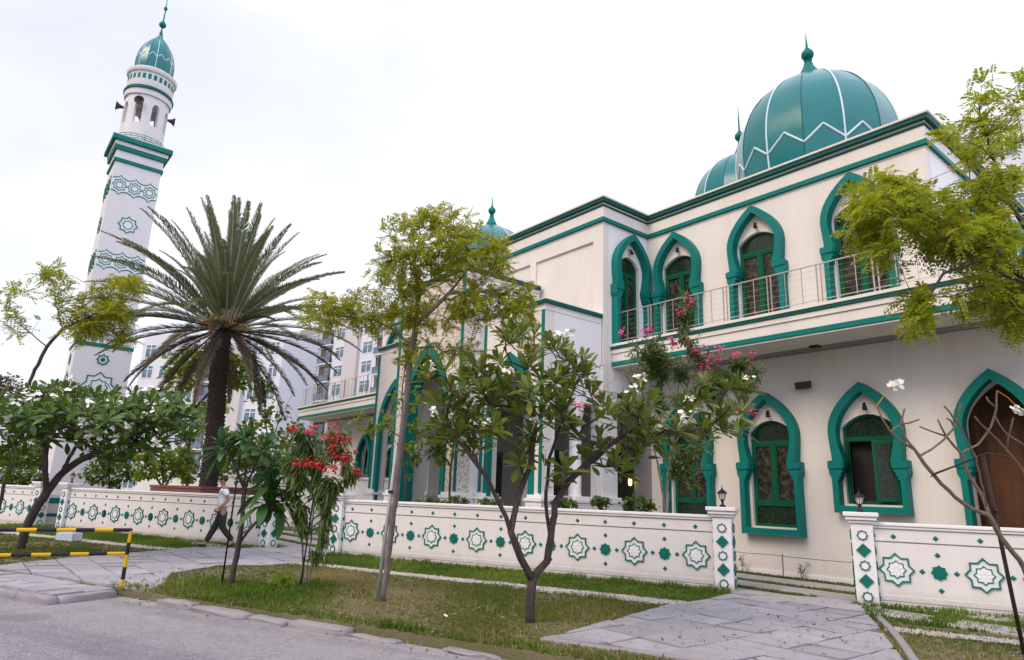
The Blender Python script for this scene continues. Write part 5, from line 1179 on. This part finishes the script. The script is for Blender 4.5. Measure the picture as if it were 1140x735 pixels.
    B = onw(x, y, n); leafy('leafy_tree' if kw.get('cat') == 'tree' else 'leafy_shrub', label, B, depth(B), limbs, ells, nt, M[mt], M['bark_dark'], **kw)
for (x, w, lab) in [(507, 1, 'second from the left, beside the young tree'), (545, .8, 'left of the plumeria fork, below the arch'), (628, 1, 'right behind the plumeria limbs'), (668, .8, 'below the white column'), (712, 1.3, 'widest, below the small lit lamp'), (478, .9, 'leftmost, right of the tall slim trunk')]:
    B = onw(x, 560, 13.9); d = depth(B)
    leafy('low_shrub', 'low green shrub showing above the long wall, '+lab, B, d, [[(x, 568), (x, 558)], [(x+8*w, 568), (x+10*w, 560)]], [(x, 560, 17*w, 7*w, 4, 0)], 34, M['shrub'], M['bark_dark'], .015, .004, .3, L=.085, per=10, clump=.05)
B = ground(318, 655); leafy('low_weed', 'low broad leaved weed with yellowish leaves between the two staked plants', B, depth(B), [[(318, 657), (318, 648)], [(312, 657), (308, 650)], [(322, 657), (328, 649)]], [(317, 648, 12, 5, 4, 0), (302, 652, 6, 3, 1, 0), (332, 652, 6, 4, 1, 0)], 26, M['bright'], M['bark_dark'], .008, .003, .2, L=.10, per=6, clump=.04, cat='plant', minh=.0, W=.42)
# a line of far trees closing the view at ground level on the left
for (x, y, n, w, h, lab) in [(60, 505, 27, 60, 26, 'dark tree crown beyond the low white garden wall, left'), (330, 520, 36, 46, 30, 'dark tree mass beyond the left gateway, in front of the apartments'), (265, 500, 40, 40, 26, 'small tree far behind the palm trunk')]:
    B = onw(x, 540, n); d = depth(B)
    leafy('distant_tree', lab, B, d, [[(x, 545), (x, y+5)]], [(x, y, w, h, 4, 0)], 150, M['shrub'], M['bark_dark'], .12, .02, 2.2, L=.42, per=8, cat='tree')
# bare plumeria at the right edge
B0 = Vector((P6.x, P6.y, 0)); d = depth(P6)-.25; root = empty('bare_plumeria', B0, 0, 'leafless plumeria with pale bare branches and two white flower heads at the right edge', 'tree')
L6 = [[(1160, 735), (1152, 680), (1141, 632), (1116, 600), (1101, 574), (1081, 566), (1064, 554), (1041, 531), (1023, 508), (1007, 485), (1003, 472), (1007, 455)], [(1014, 500), (1004, 492), (991, 481), (982, 466), (976, 452)], [(1023, 508), (1038, 500, .1), (1051, 490, .1), (1063, 476, .15), (1070, 450, .15)], [(1101, 574), (1094, 552, .1), (1078, 528, .15), (1070, 505, .2), (1053, 486, .2), (1044, 467, .2)], [(1098, 562), (1086, 509, -.1), (1067, 471, -.1), (1051, 452, -.15)],
      [(1070, 505, .2), (1089, 495, .3), (1102, 476, .3), (1109, 454, .3), (1110, 435, .3)], [(1160, 640), (1158, 570, -.2), (1138, 522, -.2), (1121, 501, -.2), (1102, 482, -.2), (1085, 464, -.2)], [(1120, 499, -.2), (1128, 465, -.25)], [(1158, 570, -.2), (1165, 520, -.1), (1138, 494, -.1), (1119, 482, -.1), (1108, 464, -.1)], [(1003, 473), (1012, 471, -.1), (1023, 467, -.1)], [(1053, 486, .2), (1036, 480, .25), (1024, 475, .25)], [(1109, 454, .3), (1100, 447, .35), (1098, 442, .35)], [(991, 481), (1003, 473, .15)], [(1063, 476, .15), (1058, 468, .2), (1054, 466, .2)]]
t = Tree([px_path(d, l) for l in L6], .09, .004); t.mesh('trunk', M['bark_pale'], root, .032, .0095, 8, B0)
for (a, b) in (((976, 452), (998, 428)), ((1110, 435, .3), (1135, 456, .3))):
    pa, pb = px_path(d, [a, b]); st = MB(); fm = MB(); st.tube([pa-B0, pa.lerp(pb, .5)-B0+Vector((0, 0, .03)), pb-B0], .006, 5); flower_head(fm, pb-B0, (-.2, -.6, .8), 16, .040); st.build('flower_stalk', M['date'], root); fm.build('flower_head', M['flower_w'], root)
A = px_path(d-.04, [(1036, 531), (1042, 527), (1066, 518), (1090, 508), (1100, 505), (1112, 507), (1130, 510)]); tr = empty('tie_strap', A[0], 0, 'dark strap tying the bare plumeria branch to the rusty stake', 'strap')
mb = MB(); mb.tube([p-A[0] for p in A], [.006, .012, .009, .010, .013, .010, .012], 6); mb.build('strap', M['iron'], tr)

# date palm
random.seed(5)
PB = wn(19.17, 15.0); dP = depth(at(232, 548, depth(PB))); top = at(250, 371, dP+.25); base = at(231, 552, dP); base.z = 0; B0 = Vector((base.x, base.y, 0))
root = empty('date_palm', B0, 0, 'date palm with a dark rough trunk and wide spreading feather crown', 'palm tree')
tp = [base-B0-Vector((0,0,.1))] + [base.lerp(top, k/10)-B0+Vector((.10*math.sin(k*.5), 0, 0))*(k/10) for k in range(1, 11)]
MB().tube(tp, [.31, .29, .275, .265, .26, .255, .25, .25, .26, .29, .31], 18).build('trunk', M['bark_palm'], root, smooth=True)
sb = MB(); H = (top-base).length
for i in range(330):
    u = i/330; p = base.lerp(top, u)-B0+Vector((.10*math.sin(u*5), 0, 0))*u; a = i*2.39996; r = .252+.05*max(0, (u-.8)*3); o = Vector((math.cos(a), math.sin(a), 0)); s = Vector((-math.sin(a), math.cos(a), 0)); q = p+o*r*.93
    wv = .055+.03*u; sb.add([q-s*wv, q+s*wv, q+s*wv*.7+o*.07+Vector((0,0,.13)), q-s*wv*.7+o*.07+Vector((0,0,.13)), q-s*wv*.6+Vector((0,0,.16)), q+s*wv*.6+Vector((0,0,.16))], [(0,1,2,3),(3,2,5,4),(0,3,4),(1,5,2)])
sb.build('leaf_bases', M['bark_palm'], root)
def fronds(specs, name, mat):
    lv = Leaves(); rb = MB()
    for az, el, Ln, bend, rn in specs:
        o = Vector((math.cos(az), math.sin(az), 0)); n = 26; pts = []; p = top-B0+o*.18+Vector((0, 0, .10)); e = el
        for k in range(n+1):
            pts.append(p.copy()); e -= bend/n*(.35+1.3*k/n); p = p+(o*math.cos(e)+Vector((0, 0, math.sin(e))))*Ln/n
        rb.tube(pts, [.030*(1-.90*k/n)+.004 for k in range(n+1)], 5)
        side = Vector((-o.y, o.x, 0)); base_ = []; ax = []; up = []; Ls = []
        for k in range(150):
            u = .20+.80*k/150; x = u*n; i = min(int(x), n-1); q = pts[i].lerp(pts[i+1], x-i); tg = (pts[i+1]-pts[i]).normalized(); nm = side.cross(tg)*-1 if side.cross(tg).z < 0 else side.cross(tg)
            for sg in (-1, 1):
                base_.append(tuple(q+Vector((random.gauss(0, .006),)*3))); f = .75+.5*u; ax.append(tuple(tg*f+side*sg*random.uniform(.65, .95)+nm*random.uniform(.15, .6))); up.append(tuple(nm)); Ls.append(.37*math.sin(PI*min(1, .16+u*.80))**.7*random.uniform(.8, 1.1))
        Ls = np.array(Ls); lv.blades(base_, ax, up, Ls, .0125*np.ones(len(Ls)), [.6, 1.0, .1], droop=.10, fold=.5, rnd=np.clip(rn+RNG.normal(0, .15, len(Ls)), 0, 1))
    rb.build('frond_ribs', M['shrub'] if False else M['palm_old'], root, smooth=True) if name == 'old_crown' else rb.build('frond_ribs', M['frond_rib'], root, smooth=True)
    a = rb; lv.build(name, mat, root, (0, 0, 0))
sp = []
for i in range(84):
    u = (i+.5)/84; el = math.radians(86-76*u**1.1+random.uniform(-6, 6)); sp.append((i*2.39996+random.uniform(-.25, .25), el, random.uniform(3.9, 4.7)*(.92+.12*u), .36+.58*u+random.uniform(-.1, .1), random.uniform(.2, .9)))
fronds(sp, 'crown', M['palm'])
so = []
for i in range(24):
    u = (i+.5)/24; el = math.radians(10-52*u+random.uniform(-6, 6)); so.append((i*2.39996+.7+random.uniform(-.2, .2), el, random.uniform(3.7, 4.3)*(1-.2*u), .42+.35*random.random(), random.uniform(.1, .8)))
fronds(so, 'old_crown', M['palm_old'])
db = MB()
for i in range(90):
    a = random.uniform(0, 6.28); o = Vector((math.cos(a), math.sin(a), 0)); p = top-B0+Vector((0, 0, .30)); L = random.uniform(.35, .7); db.tube([p+o*.12, p+o*(.12+L*.6)+Vector((0,0,.30*random.random()+.05)), p+o*(.12+L)+Vector((random.gauss(0,.06),random.gauss(0,.06),-.1))], [.014, .012, .02], 4)
db.build('date_strands', M['date'], root)
pl = empty('planter', Vector((B0.x, B0.y, 0)), ROT_W, 'red brown square planter around the palm foot behind the left wall', 'planter')
mp = MB(); s_ = 1.2
for (a0, a1, b0, b1) in ((-s_, s_, -s_, -s_+.18), (-s_, s_, s_-.18, s_), (-s_, -s_+.18, -s_+.182, s_-.182), (s_-.18, s_, -s_+.182, s_-.182)): mp.box(a0, a1, b0, b1, -.05, 1.42); mp.box(a0-.02, a1+.02, b0-.02, b1+.02, 1.423, 1.50)
mp.build('rim', m_plaster('red brown render', (.17, .06, .042), .1), pl, bevel=.012); MB().box(-s_+.19, s_-.19, -s_+.19, s_-.19, -.05, 1.38).build('soil', M['soil'], pl)
# ------------------------------------------------------------------ street barrier
pA = ground(135, 655); pA.z = 0
def atz(x, y, z): r = ray(x, y); return CC+r*((z-HC)/r.z)
pB = atz(0, 590, .84); dv = (Vector((pB.x, pB.y, 0))-pA).normalized(); LB = 3.1
root = empty('street_barrier', pA, math.atan2(dv.y, dv.x), 'yellow and black striped pipe barrier at the kerb on the left', 'barrier')
M['yellow'] = m_paint('yellow enamel', (.62, .36, .006), .45, .15); M['black'] = m_paint('black enamel', (.016, .016, .019), .45, .2)
def striped(mb, p0, p1, r, n, first):
    p0, p1 = Vector(p0), Vector(p1)
    for i in range(n): mb.tube([p0.lerp(p1, i/n), p0.lerp(p1, (i+1)/n)], r+(.0012 if (i+first) % 2 else 0), 12, (i+first) % 2)
for x in (0, LB):
    mb = MB(); striped(mb, (x, 0, -.05), (x, 0, .835), .026, 5, 0 if x == 0 else 1); mb.build('post', [M['yellow'], M['black']], root, smooth=True, autos=40)
ns_ = 13
mb = MB(); striped(mb, (0, 0, .84), (LB, 0, .84), .0265, ns_, 1); mb.lathe([(0, -.027), (.02, -.02), (.027, 0), (.02, .02), (0, .027)], 12, (0, 0, .84), 1, caps=False); mb.build('top_rail', [M['yellow'], M['black']], root, smooth=True, autos=40)
mb = MB(); striped(mb, (0.03, 0, .50), (LB-.03, 0, .50), .0245, ns_, 0); mb.build('lower_rail', [M['yellow'], M['black']], root, smooth=True, autos=40)
# pale blue block on the gravel behind the barrier
bx = ground(76, 602); root = empty('concrete_block', Vector((bx.x, bx.y, 0)), ROT_W+.25, 'small pale blue painted block on the gravel behind the barrier', 'block')
MB().box(-.27, .27, -.16, .16, -.02, .20).build('block', m_plaster('pale blue paint', (.50, .58, .68), .08), root, bevel=.015)
MB().box(-.23, .23, -.12, .12, .202, .215).build('lid', m_plaster('pale blue lid', (.44, .51, .60), .1), root, bevel=.004)
# low wire fence along the foot of the facade
root = empty('wire_fence', uv(8.0, 14.25), ROT_M, 'low wire fence with thin rusty posts at the foot of the facade', 'fence')
for x in (-3.2, -1.55, .1, 1.6, 2.9): MB().tube([(x, 0, -.05), (x+.01, 0, .50)], .012, 6).build('post', M['stake'], root)
mb = MB(); mb.tube([(-3.2+.61*i, 0, .47-.02*abs(math.sin(i*1.2))) for i in range(11)], .006, 5); mb.build('wire', M['stake'], root)
for i in range(7):
    pass
random.seed(9)
for (u0, lab) in ((9.35, 'dry seedling at the facade foot, left'), (9.0, 'dry leafy seedling below the tall left window'), (7.6, 'dry seedling by the wire fence post')):
    B0 = uv(u0, 14.45); root = empty('seedling', B0, 0, lab, 'plant'); mb = MB(); lv = Leaves(); ba = []; ax = []
    for k in range(3):
        t_ = Vector((random.gauss(0, .06), random.gauss(0, .06), random.uniform(.25, .42))); mb.tube([(0, 0, -.02), t_*.5, t_], .005, 4)
        for q in range(8): ba.append(tuple(t_*random.uniform(.4, 1))); ax.append((random.gauss(0, 1), random.gauss(0, 1), random.uniform(-.3, .6)))
    mb.build('stems', M['bark_dark'], root); lv.blades(ba, ax, [(0, 0, 1)]*len(ba), .09, .02, [.1, 1, .1], droop=.4); lv.build('foliage', M['palm_old'], root)

# ------------------------------------------------------------------ walking man (X forward, Y his left, Z up)
def skin(name, joints, edges, radii, mats, parent, rootv=0, sub=2):
    me = bpy.data.meshes.new(name); me.from_pydata([Vector(j) for j in joints], edges, []); o = bpy.data.objects.new(name, me); COL.objects.link(o)
    md = o.modifiers.new('skin', 'SKIN'); md.branch_smoothing = .3; ss = o.modifiers.new('sub', 'SUBSURF'); ss.levels = sub; ss.render_levels = sub
    for i, r in enumerate(radii):
        r = r if isinstance(r, tuple) else (r, r); o.data.skin_vertices[0].data[i].radius = r; o.data.skin_vertices[0].data[i].use_root = (i == rootv)
    dg = bpy.context.evaluated_depsgraph_get(); dg.update(); m2 = bpy.data.meshes.new_from_object(o.evaluated_get(dg)); m2.name = name
    bpy.data.objects.remove(o); bpy.data.meshes.remove(me); m2.materials.clear(); m2.materials.append(mats); m2.polygons.foreach_set('use_smooth', [True]*len(m2.polygons))
    n = bpy.data.objects.new(name, m2); COL.objects.link(n); n.parent = parent; return n
pm = (ground(225, 611)+ground(260, 611))/2; pm.z = .028
root = empty('person', pm, math.atan2(-.41, -.91), 'man walking left along the wall in white shirt and black trousers', 'person')
M['skin'] = m_plain('skin', (.33, .17, .105), .5, 0, .08); M['hair'] = m_plain('black hair', (.012, .010, .010), .6); M['shirt'] = m_plain('white shirt', (.80, .79, .80), .8, 0, .05); M['trouser'] = m_plain('black trousers', (.016, .015, .017), .8); M['shoe'] = m_plain('black shoes', (.014, .013, .013), .4)
RA = [(.315, -.09, .095), (.14, -.09, .50), (0, -.09, .90)]; LA = [(-.33, .09, .15), (-.03, .095, .49), (0, .09, .90)]
J = [(0, 0, .94), (.01, 0, 1.10), (.03, 0, 1.28), (.045, 0, 1.42), (.062, 0, 1.50), (.085, 0, 1.56), (.095, 0, 1.63), (.09, 0, 1.70),
     (.035, .17, 1.42), (-.10, .235, 1.17), (.10, .245, .985), (.155, .245, .93), (.035, -.17, 1.42), (-.06, -.23, 1.15), (.06, -.25, .93), (.075, -.25, .86),
     (0, .09, .90), (-.03, .095, .49), (-.33, .09, .15), (0, -.09, .90), (.14, -.09, .50), (.315, -.09, .095), (-.22, .09, .05), (.44, -.09, .045)]
E_ = [(0,1),(1,2),(2,3),(3,4),(4,5),(5,6),(6,7),(3,8),(8,9),(9,10),(10,11),(3,12),(12,13),(13,14),(14,15),(0,16),(16,17),(17,18),(0,19),(19,20),(20,21),(18,22),(21,23)]
R_ = [.12,.115,.125,.11,.055,.062,.088,.07,.06,.042,.030,.030,.06,.042,.030,.030,.085,.055,.042,.085,.055,.042,.035,.035]
body = skin('body', J, E_, R_, M['skin'], root)
# face and hands joined into the same body mesh
fx = MB()
def ball(mb, c, r, seg=10, sx=1, sy=1, sz=1):
    b = len(mb.v); mb.lathe([(r*math.sin(PI*i/8), -r*math.cos(PI*i/8)) for i in range(9)], seg, (0, 0, 0), caps=False); mb.v[b:] = [(c[0]+x*sx, c[1]+y*sy, c[2]+z*sz) for x, y, z in mb.v[b:]]
ball(fx, (.185, 0, 1.625), .018, 8, 1.2, .7, 1.4)
for s in (-1, 1): ball(fx, (.088, s*.082, 1.63), .03, 8, .7, .35, 1.1)
ball(fx, (.166, 0, 1.582), .02, 8, .5, 1.3, .35)
for (w, f, sg) in (((.155, .245, .93), Vector((.30, 0, -.95)), 1), ((.075, -.25, .86), Vector((.15, 0, -.99)), -1)):
    w = Vector(w); f.normalize()
    for i in range(4):
        o = w+Vector((.012-.018*(i-1.5), .0, 0))*1.0; l = (.062, .072, .068, .052)[i]; fx.tube([o, o+f*l*.5, o+f*l*.85+Vector((0, -sg*.012, 0)), o+f*l+Vector((0, -sg*.028, 0))], [.010, .0095, .009, .006], 6)
    fx.tube([w+Vector((.025, 0, .03)), w+Vector((.05, -sg*.005, .0)), w+Vector((.055, -sg*.012, -.03))], [.012, .011, .008], 6)
mt = fx.mesh('face', M['skin'], smooth=True); bm = bmesh.new(); bm.from_mesh(body.data); bm.from_mesh(mt); bm.to_mesh(body.data); bm.free(); body.data.polygons.foreach_set('use_smooth', [True]*len(body.data.polygons))
skin('shirt', [(0, 0, .93), (.01, 0, 1.10), (.03, 0, 1.28), (.045, 0, 1.41), (.055, 0, 1.465), (.035, .165, 1.41), (-.05, .21, 1.26), (.035, -.165, 1.41), (-.02, -.21, 1.25)], [(0,1),(1,2),(2,3),(3,4),(3,5),(5,6),(3,7),(7,8)], [(.15,.165),(.15,.16),(.155,.165),(.13,.13),(.075,.075),(.085,.085),(.072,.072),(.085,.085),(.072,.072)], M['shirt'], root)
skin('trousers', [(0, 0, .96), (0, 0, .89), (0, .09, .85), (-.03, .095, .49), (-.31, .09, .17), (0, -.09, .85), (.14, -.09, .50), (.305, -.09, .12)], [(0,1),(1,2),(2,3),(3,4),(1,5),(5,6),(6,7)], [(.145,.16),.135,.115,.088,.072,.115,.088,.072], M['trouser'], root)
for (h, t) in (((-.36, .09, .10), (-.20, .09, .035)), ((.28, -.09, .055), (.50, -.09, .05))):
    h, t = Vector(h), Vector(t); skin('shoe', [h, h.lerp(t, .5), t], [(0, 1), (1, 2)], [(.048, .05), (.046, .046), (.04, .035)], M['shoe'], root)
hb = MB(); ball(hb, (.075, 0, 1.685), .100, 14, 1.0, .92, .85); hb.build('hair', M['hair'], root, smooth=True)
ey = MB()
for s in (-1, 1): ball(ey, (.170, s*.034, 1.645), .011, 8)
ey.build('eyes', M['hair'], root, smooth=True)
# a few fallen blossoms on the verge
for i, (x, y, lab) in enumerate([(497, 689, 'white fallen blossom on the brown grass left of the forked trunk'), (556, 696, 'tiny white blossom on grass near the forked trunk')]):
    p = ground(x, y); p.z = .035; root = empty('fallen_blossom', p, 0, lab, 'blossom'); mb = MB(); flower_head(mb, (0, 0, .01), (0, 0, 1), 1, .04); mb.build('petals', M['flower_w'], root)

# ------------------------------------------------------------------ light, sky, camera
SUN_DIR = Vector((-.66, -.52, .78)).normalized()
sun = bpy.data.lights.new('sun', 'SUN'); sun.energy = 2.15; sun.angle = math.radians(26); sun.color = (1.0, .80, .61)
so_ = bpy.data.objects.new('sun', sun); COL.objects.link(so_); so_.rotation_euler = SUN_DIR.to_track_quat('Z', 'Y').to_euler()
w = bpy.data.worlds.new('World'); sc.world = w; w.use_nodes = True; nt = w.node_tree; N = nt.nodes.new; L = nt.links.new
bg = nt.nodes['Background']; sky = N('ShaderNodeTexSky'); sky.sky_type = 'NISHITA'; sky.sun_disc = False
sky.sun_elevation = math.asin(SUN_DIR.z); sky.sun_rotation = math.atan2(SUN_DIR.x, SUN_DIR.y); sky.air_density = 1.0; sky.dust_density = 3.0; sky.ozone_density = 1.0
tc = N('ShaderNodeTexCoord'); sp_ = N('ShaderNodeSeparateXYZ'); L(tc.outputs['Generated'], sp_.inputs[0])
mp = N('ShaderNodeMapping'); mp.inputs['Scale'].default_value = (1.6, 1.6, 4.0); L(tc.outputs['Generated'], mp.inputs[0])
nz = N('ShaderNodeTexNoise'); nz.inputs['Scale'].default_value = 1.7; nz.inputs['Detail'].default_value = 6; nz.inputs['Roughness'].default_value = .55; L(mp.outputs[0], nz.inputs['Vector'])
hz = N('ShaderNodeMapRange'); hz.inputs[1].default_value = .0; hz.inputs[2].default_value = .75; hz.inputs[3].default_value = .97; hz.inputs[4].default_value = .92; L(sp_.outputs[2], hz.inputs[0])
# thin bright overcast: haze colour varies from white cloud to a faint blue veil
veil = ramp(nt, nz.outputs['Fac'], [(.36, (9.0, 9.35, 10.6)), (.54, (9.9, 10.15, 11.2)), (.68, (11.6, 11.6, 12.0))])
# paler, bluer veil high on the left, white haze everywhere else
dl = N('ShaderNodeVectorMath'); dl.operation = 'DOT_PRODUCT'; L(tc.outputs['Generated'], dl.inputs[0]); dl.inputs[1].default_value = (-.70, .45, .55)
lf = N('ShaderNodeMapRange'); lf.interpolation_type = 'SMOOTHSTEP'; lf.inputs[1].default_value = .62; lf.inputs[2].default_value = 1.0; lf.inputs[3].default_value = 0; lf.inputs[4].default_value = 1; L(dl.outputs['Value'], lf.inputs[0])
white = ramp(nt, nz.outputs['Fac'], [(.34, (11.2, 11.3, 11.9)), (.60, (11.9, 11.9, 12.2))])
veil = mixc(nt, lf.outputs[0], white, veil)
c = mixc(nt, hz.outputs[0], sky.outputs[0], veil)
# added darkening of the low street-side sky, to shade the wall under the balcony
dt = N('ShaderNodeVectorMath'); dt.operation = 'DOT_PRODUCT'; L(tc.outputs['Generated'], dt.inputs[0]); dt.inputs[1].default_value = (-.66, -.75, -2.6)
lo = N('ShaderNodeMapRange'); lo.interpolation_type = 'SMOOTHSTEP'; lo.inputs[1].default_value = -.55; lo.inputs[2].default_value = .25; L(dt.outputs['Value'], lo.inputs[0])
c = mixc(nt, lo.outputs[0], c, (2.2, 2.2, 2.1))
# brighter, bluer sky added overhead and behind the street, a fill for side walls
db_ = N('ShaderNodeVectorMath'); db_.operation = 'DOT_PRODUCT'; L(tc.outputs['Generated'], db_.inputs[0]); db_.inputs[1].default_value = (.36, -.58, .73)
bo = N('ShaderNodeMapRange'); bo.interpolation_type = 'SMOOTHSTEP'; bo.inputs[1].default_value = .12; bo.inputs[2].default_value = .75; L(db_.outputs['Value'], bo.inputs[0])
c = mixc(nt, bo.outputs[0], c, (16.8, 17.0, 20.6))
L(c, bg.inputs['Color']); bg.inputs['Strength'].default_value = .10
cam = bpy.data.cameras.new('camera'); cam.sensor_width = 36; cam.sensor_fit = 'HORIZONTAL'; cam.lens = 36*FPX/1140; cam.clip_start = .05; cam.clip_end = 3000
co = bpy.data.objects.new('camera', cam); COL.objects.link(co)
co.matrix_world = Matrix(((CR.x, CU.x, -CF.x, CC.x), (CR.y, CU.y, -CF.y, CC.y), (CR.z, CU.z, -CF.z, CC.z), (0, 0, 0, 1)))
sc.camera = co
sc.view_settings.view_transform = 'Standard'; sc.view_settings.look = 'None'; sc.view_settings.exposure = 0; sc.view_settings.gamma = 1
sc.render.engine = 'CYCLES'; sc.cycles.max_bounces = 6; sc.cycles.use_denoising = True
